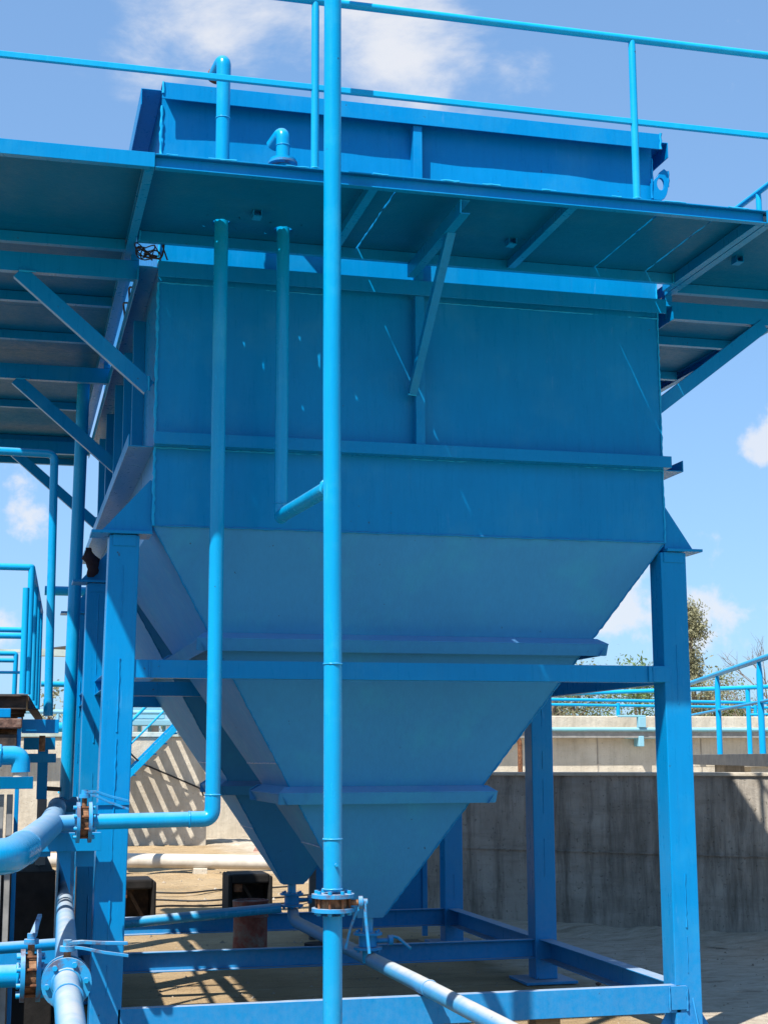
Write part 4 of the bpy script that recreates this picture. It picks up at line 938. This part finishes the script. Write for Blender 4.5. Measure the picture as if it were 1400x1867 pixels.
# ---------------------------------------------------------------- background, right
A, Bp = Vector((3.95, 15.93, 0)), Vector((10.5, 9.96, 0)); wd_ = (Bp-A).normalized(); wn = Vector((-wd_.y, wd_.x, 0))   # wn points away from the camera side
if wn.y < 0: wn = -wn
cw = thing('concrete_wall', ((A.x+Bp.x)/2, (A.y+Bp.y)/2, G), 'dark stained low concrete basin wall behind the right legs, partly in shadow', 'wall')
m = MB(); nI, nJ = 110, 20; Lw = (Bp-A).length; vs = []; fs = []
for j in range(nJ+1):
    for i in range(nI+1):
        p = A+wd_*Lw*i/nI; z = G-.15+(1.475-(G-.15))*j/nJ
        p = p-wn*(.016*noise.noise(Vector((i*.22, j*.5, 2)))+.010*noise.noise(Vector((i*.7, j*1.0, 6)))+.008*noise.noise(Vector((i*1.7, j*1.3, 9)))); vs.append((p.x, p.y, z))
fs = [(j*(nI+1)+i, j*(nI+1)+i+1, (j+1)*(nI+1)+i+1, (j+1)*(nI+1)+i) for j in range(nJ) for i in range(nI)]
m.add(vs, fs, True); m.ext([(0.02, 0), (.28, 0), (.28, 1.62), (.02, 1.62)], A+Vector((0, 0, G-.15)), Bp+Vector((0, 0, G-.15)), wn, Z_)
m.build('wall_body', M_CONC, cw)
MB().ext([(0, 0), (.32, 0), (.32, .035), (0, .035)], A-wn*.022+Vector((0, 0, 1.468)), Bp-wn*.022+Vector((0, 0, 1.468)), wn, Z_).build('coping', M_CONC2, cw, .006)
for i in (1, 4, 6):
    q0_ = A+wd_*(.7+i*1.25)-wn*.016
    MB().ext([(-.006, 0), (.006, 0), (.006, 1.40), (-.006, 1.40)], q0_+Vector((0, 0, G)), q0_+wn*.03+Vector((0, 0, G)), wd_, Z_).build('form_joint', M_CONC, cw)
MB().ext([(0, 0), (.02, 0), (.02, .010), (0, .010)], A-wn*.018+Vector((0, 0, .72)), Bp-wn*.018+Vector((0, 0, .70)), wn, Z_).build('form_joint', M_CONC, cw)
# rubble toe of spoil along the wall
m = MB(); nI = 70; vs = []; fs = []
for i in range(nI+1):
    p = A+wd_*Lw*i/nI
    for k, (d, z) in enumerate(((.55, -.03), (.32, .01), (.15, .04), (-.05, .07))):
        q_ = p-wn*d*(1+.3*noise.noise(Vector((i*.5, k, 1)))); vs.append((q_.x, q_.y, G+z*(.6+.8*noise.noise(Vector((i*.35, k*.7, 4)))+.4)))
for i in range(nI):
    for k in range(3): fs.append((i*4+k, i*4+k+1, (i+1)*4+k+1, (i+1)*4+k))
m.add(vs, fs, True).build('spoil_bank', M_SAND, None, 0, 'structure')
# walkway with railing on top of the basin, right
rw = thing('basin_walkway', (8.4, 15.6, 1.6), 'dark grey walkway edge beam with blue railing above the basin wall at right', 'walkway')
K = [Vector((7.35, 19.4, 1.688)), Vector((7.35, 19.4, 1.688))]
dw = (Vector((8.021, 14.96, 0))-Vector((8.872, 17.673, 0))).normalized()
q0 = Vector((8.872, 17.673, 0))-dw*3.6; q1 = Vector((8.021, 14.96, 0))+dw*3.0
nw = Vector((dw.y, -dw.x, 0)); nw = nw if nw.x > 0 else -nw
MB().ext([(0, -.135), (1.1, -.135), (1.1, 0), (0, 0)], q0-nw*.08+Vector((0, 0, 1.685)), q1-nw*.08+Vector((0, 0, 1.685)), nw, Z_).build('edge_beam', M_DARKST, rw, .004)
for t in (.2, .9): 
    p = q0.lerp(q1, t)+nw*.4; B(p.x-.15, p.x+.15, p.y-.15, p.y+.15, G, 1.55).build('pier', M_CONC, rw)
MB().tube([q0+Vector((0, 0, 2.71)), q1+Vector((0, 0, 2.71))], .032, 14).build('top_rail', M_RAIL, rw)
MB().tube([q0+Vector((0, 0, 2.25)), q1+Vector((0, 0, 2.25))], .018, 12).build('mid_rail', M_RAIL, rw)
for p in (Vector((8.872, 17.673, 0)), Vector((8.021, 14.96, 0)), Vector((8.021, 14.96, 0))+dw*2.5):
    MB().tube([p+Vector((0, 0, 1.685)), p+Vector((0, 0, 2.55)), p+Vector((0, 0, 2.70))], lambda t: .036 if t < .8 else .022, 14).build('post', M_RAIL, rw)
rw2 = thing('basin_rail', (11.2, 21.2, 1.6), 'blue railing bend further back above the basin at right', 'railing')
pz = Vector((11.174, 21.241, 0)); a_ = pz+Vector((-4.2, 4.6, 0)); b_ = pz+Vector((1.3, -2.3, 0))
MB().tube([a_+Vector((0, 0, 2.70)), pz+Vector((0, 0, 2.72)), b_+Vector((0, 0, 2.72))], .035, 14, True, .3).build('top_rail', M_RAIL, rw2)
MB().tube([pz+Vector((0, 0, 2.30)), b_+Vector((0, 0, 2.30))], .018, 12).build('mid_rail', M_RAIL, rw2)
for p in (pz, b_, a_): MB().tube([p+Vector((0, 0, 1.60)), p+Vector((0, 0, 2.70))], .038, 14).build('post', M_RAIL, rw2)
B(pz.x-.8, pz.x+2.2, pz.y-.1, pz.y+.8, 1.5, 1.66).build('slab', M_CONC2, rw2, .01); B(pz.x, pz.x+.3, pz.y, pz.y+.3, G, 1.5).build('pier', M_CONC2, rw2)
# second wall with pipe
w2 = thing('second_wall', (13, 30.2, G), 'bright sunlit concrete tank wall in the distance at right', 'wall')
B(6.5, 34, 30.0, 30.4, G-.2, 2.53).build('wall_body', M_CONC2, w2, .02)
for x in (8.2, 10.6, 12.2, 14.6, 17.0, 19.4): B(x, x+.02, 29.985, 29.999, G, 2.2).build('joint', M_CONC, w2)
B(6.5, 34, 29.975, 29.998, 2.26, 2.29).build('joint', M_CONC2, w2)
wp2 = thing('wall_pipe', (13, 29.6, 2.2), 'pale blue pipe running along the bright distant wall at right', 'pipe')
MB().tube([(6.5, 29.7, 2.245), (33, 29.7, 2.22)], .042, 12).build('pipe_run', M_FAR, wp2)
MB().box(13.02, 13.18, 29.62, 29.76, 2.28, 2.50).box(13.04, 13.16, 29.7, 29.98, 1.88, 2.1).box(12.82, 13.5, 29.75, 29.99, 2.05, 2.16).box(12.6, 13.2, 29.66, 29.8, 2.50, 2.54).build('pipe_bracket', M_FAR, wp2, .01)
B(6.5, 33, 29.72, 29.99, 2.06, 2.20).build('cable_tray', M_GREYCOL, wp2, .005)
rp = thing('rusty_pipe', (9, 27, 1.2), 'rusty brown thin pipe with a bend beside the middle right leg', 'pipe')
MB().tube([(9.25, 26.5, G), (9.25, 26.5, 2.02), (8.3, 26.5, 2.10)], .045, 12, True, .12).build('pipe_run', M_RUST, rp)
fr = thing('far_right_rail', (16, 38, 2.4), 'thin blue twin rails on the far tank behind the bright wall', 'railing')
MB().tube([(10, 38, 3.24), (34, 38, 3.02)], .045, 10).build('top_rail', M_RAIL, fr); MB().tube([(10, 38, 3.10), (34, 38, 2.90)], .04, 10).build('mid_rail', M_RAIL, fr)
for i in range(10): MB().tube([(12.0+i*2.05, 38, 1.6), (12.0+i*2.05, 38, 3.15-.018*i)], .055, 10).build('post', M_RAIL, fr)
B(9, 35, 38.1, 38.5, G, 2.2).build('tank_wall', M_CONC2, fr)

# ---------------------------------------------------------------- trees
def tree(x, y, h, w, n, mat, label, trunk=.18, shape='bush', leaf=.22, crown0=.25, gaps=.5):
    t = thing('tree', (x, y, G), label, 'tree', None); rnd = random.Random(int(x*100+y))
    tk = MB(); tk.tube([(x, y, G-.2), (x+.1, y, h*.35), (x-.05*w, y, h*.7), (x+.04*w, y, h*.96)], lambda q_: trunk*(1-.85*q_)+.01, 8)
    lobes = []
    for i in range(26 if shape != 'tall' else 34):
        k = rnd.random(); z = h*(crown0+(1-crown0)*k)
        rad = w*(.5*(math.sin(min(1, (1-k)*1.15+.08)*math.pi*.75)**.7) if shape == 'bush' else .5*(1-k)**.55*(.7+.5*math.sin(k*19)))
        a = rnd.uniform(0, 6.28); rr = rad*rnd.uniform(.25, 1)
        c = Vector((x+rr*math.cos(a), y+rr*math.sin(a), z)); lobes.append((c, rnd.uniform(.10, .20)*w*(1 if shape == 'bush' else 1.1)))
        tk.tube([(x, y, max(h*.15, z-.25*h*rnd.random()-rr*.4)), Vector((x, y, z)).lerp(c, .5)+Vector((0, 0, -.1)), c], lambda q_: trunk*.3*(1-.8*q_)+.006, 5)
    tk.build('trunk', M_BARK, t)
    m = MB(); vs = []; fs = []
    for i in range(n):
        c, s_ = lobes[rnd.randrange(len(lobes))]
        d = Vector((rnd.gauss(0, 1), rnd.gauss(0, 1), rnd.gauss(0, .8)))*s_*.75
        p = c+d; 
        if shape == 'tall': p.z -= abs(rnd.gauss(0, .3))*s_*2
        e1 = Vector((rnd.gauss(0, 1), rnd.gauss(0, 1), rnd.gauss(-.6 if shape == 'tall' else 0, .8))).normalized(); e2 = e1.orthogonal().normalized()
        e2 = (e2*math.cos(i)+e1.cross(e2)*math.sin(i)); L_ = leaf*rnd.uniform(.5, 1.2); W_ = L_*.38
        o = len(vs); vs += [p-e1*L_*.5, p+e2*W_*.5, p+e1*L_*.5, p-e2*W_*.5]; fs.append((o, o+1, o+2, o+3))
    m.add(vs, fs); m.build('crown', mat, t, 0, None); return t
tree(27.3, 56.5, 8.1, 1.9, 11000, M_LEAF3, 'tall narrow feathery tree just right of the right front leg', .16, 'tall', .17, .22)
tree(25.9, 66, 5.5, 4.2, 9000, M_LEAF, 'rounded olive bush behind the far railing beside the middle right leg', .15, 'bush', .17, .15)
tree(28.6, 65, 5.7, 4.4, 5200, M_LEAF2, 'loose bright green bush behind the far railing between the right legs', .14, 'bush', .22, .15)
tree(30.6, 61, 5.2, 3.6, 9000, M_LEAF, 'dark green bush at the foot of the tall tree right of the front leg', .14, 'bush', .17, .15)
tree(34.5, 63, 4.3, 6.0, 8000, M_LEAF2, 'low spreading bush behind the far railing at the right edge', .14, 'bush', .18, .1)
tree(22.5, 60, 6.6, 2.4, 900, M_LEAF3, 'thin brownish sapling left of the right front leg', .1, 'tall', .26, .3)
tree(-1.2, 55, 3.6, 3.0, 1300, M_LEAF2, 'low sparse bush far behind the left platform', .1, 'bush', .24, .1)
tree(1.6, 58, 4.4, 2.2, 700, M_LEAF3, 'thin sparse shrub far away between platform and left legs', .08, 'tall', .24, .2)
tree(3.2, 52, 3.4, 3.0, 1200, M_LEAF2, 'small green bush beyond the wall beside the left legs', .1, 'bush', .24, .1)
tree(6.5, 56, 3.9, 4.5, 1800, M_LEAF, 'wide dull green bush beyond the far machine left of the hopper', .1, 'bush', .26, .1)
bt = thing('bare_tree', (27.2, 50, G), 'leafless thin branched tree at the right edge', 'tree'); m = MB(); rnd = random.Random(5)
def br(p, d, L_, rad, k):
    e = p+d*L_; mid = p.lerp(e, .5)+Vector((rnd.gauss(0, .05), rnd.gauss(0, .05), 0))*L_
    m.tube([p, mid, e], lambda q_: rad*(1-.45*q_), 5, False)
    if k == 0: return
    for i in range(3 if k > 1 else 4):
        nd = (d+Vector((rnd.gauss(0, .45), rnd.gauss(0, .45), rnd.gauss(.15, .25)))).normalized(); br(p.lerp(e, rnd.uniform(.55, 1)), nd, L_*rnd.uniform(.55, .8), rad*.55, k-1)
br(Vector((27.3, 50, G)), Vector((.02, 0, 1)), 2.6, .09, 5); m.build('trunk', M_BARK, bt)
# distant scrub line closing the horizon
hl = MB(); rnd = random.Random(11); vs = []; fs = []
for i in range(9000):
    a = rnd.uniform(-.35, .95) if i < 5200 else rnd.uniform(.95, 5.93); d = rnd.uniform(88, 130); x, y = d*math.sin(a), d*math.cos(a)
    z = abs(rnd.gauss(0, 1.0))*(.8+.6*math.sin(a*23)+.4*math.sin(a*61)); p = Vector((x, y, G+z)); e1 = Vector((rnd.gauss(0, 1), rnd.gauss(0, 1), rnd.gauss(0, .7))).normalized(); e2 = e1.orthogonal().normalized(); L_ = rnd.uniform(.5, 1.0)
    o = len(vs); vs += [p-e1*L_*.5, p+e2*L_*.35, p+e1*L_*.5, p-e2*L_*.35]; fs.append((o, o+1, o+2, o+3))
hl.add(vs, fs); o = hl.build('scrub', M_LEAF, None, 0, 'stuff'); tag(o, 'low line of scrub along the horizon', 'scrub')
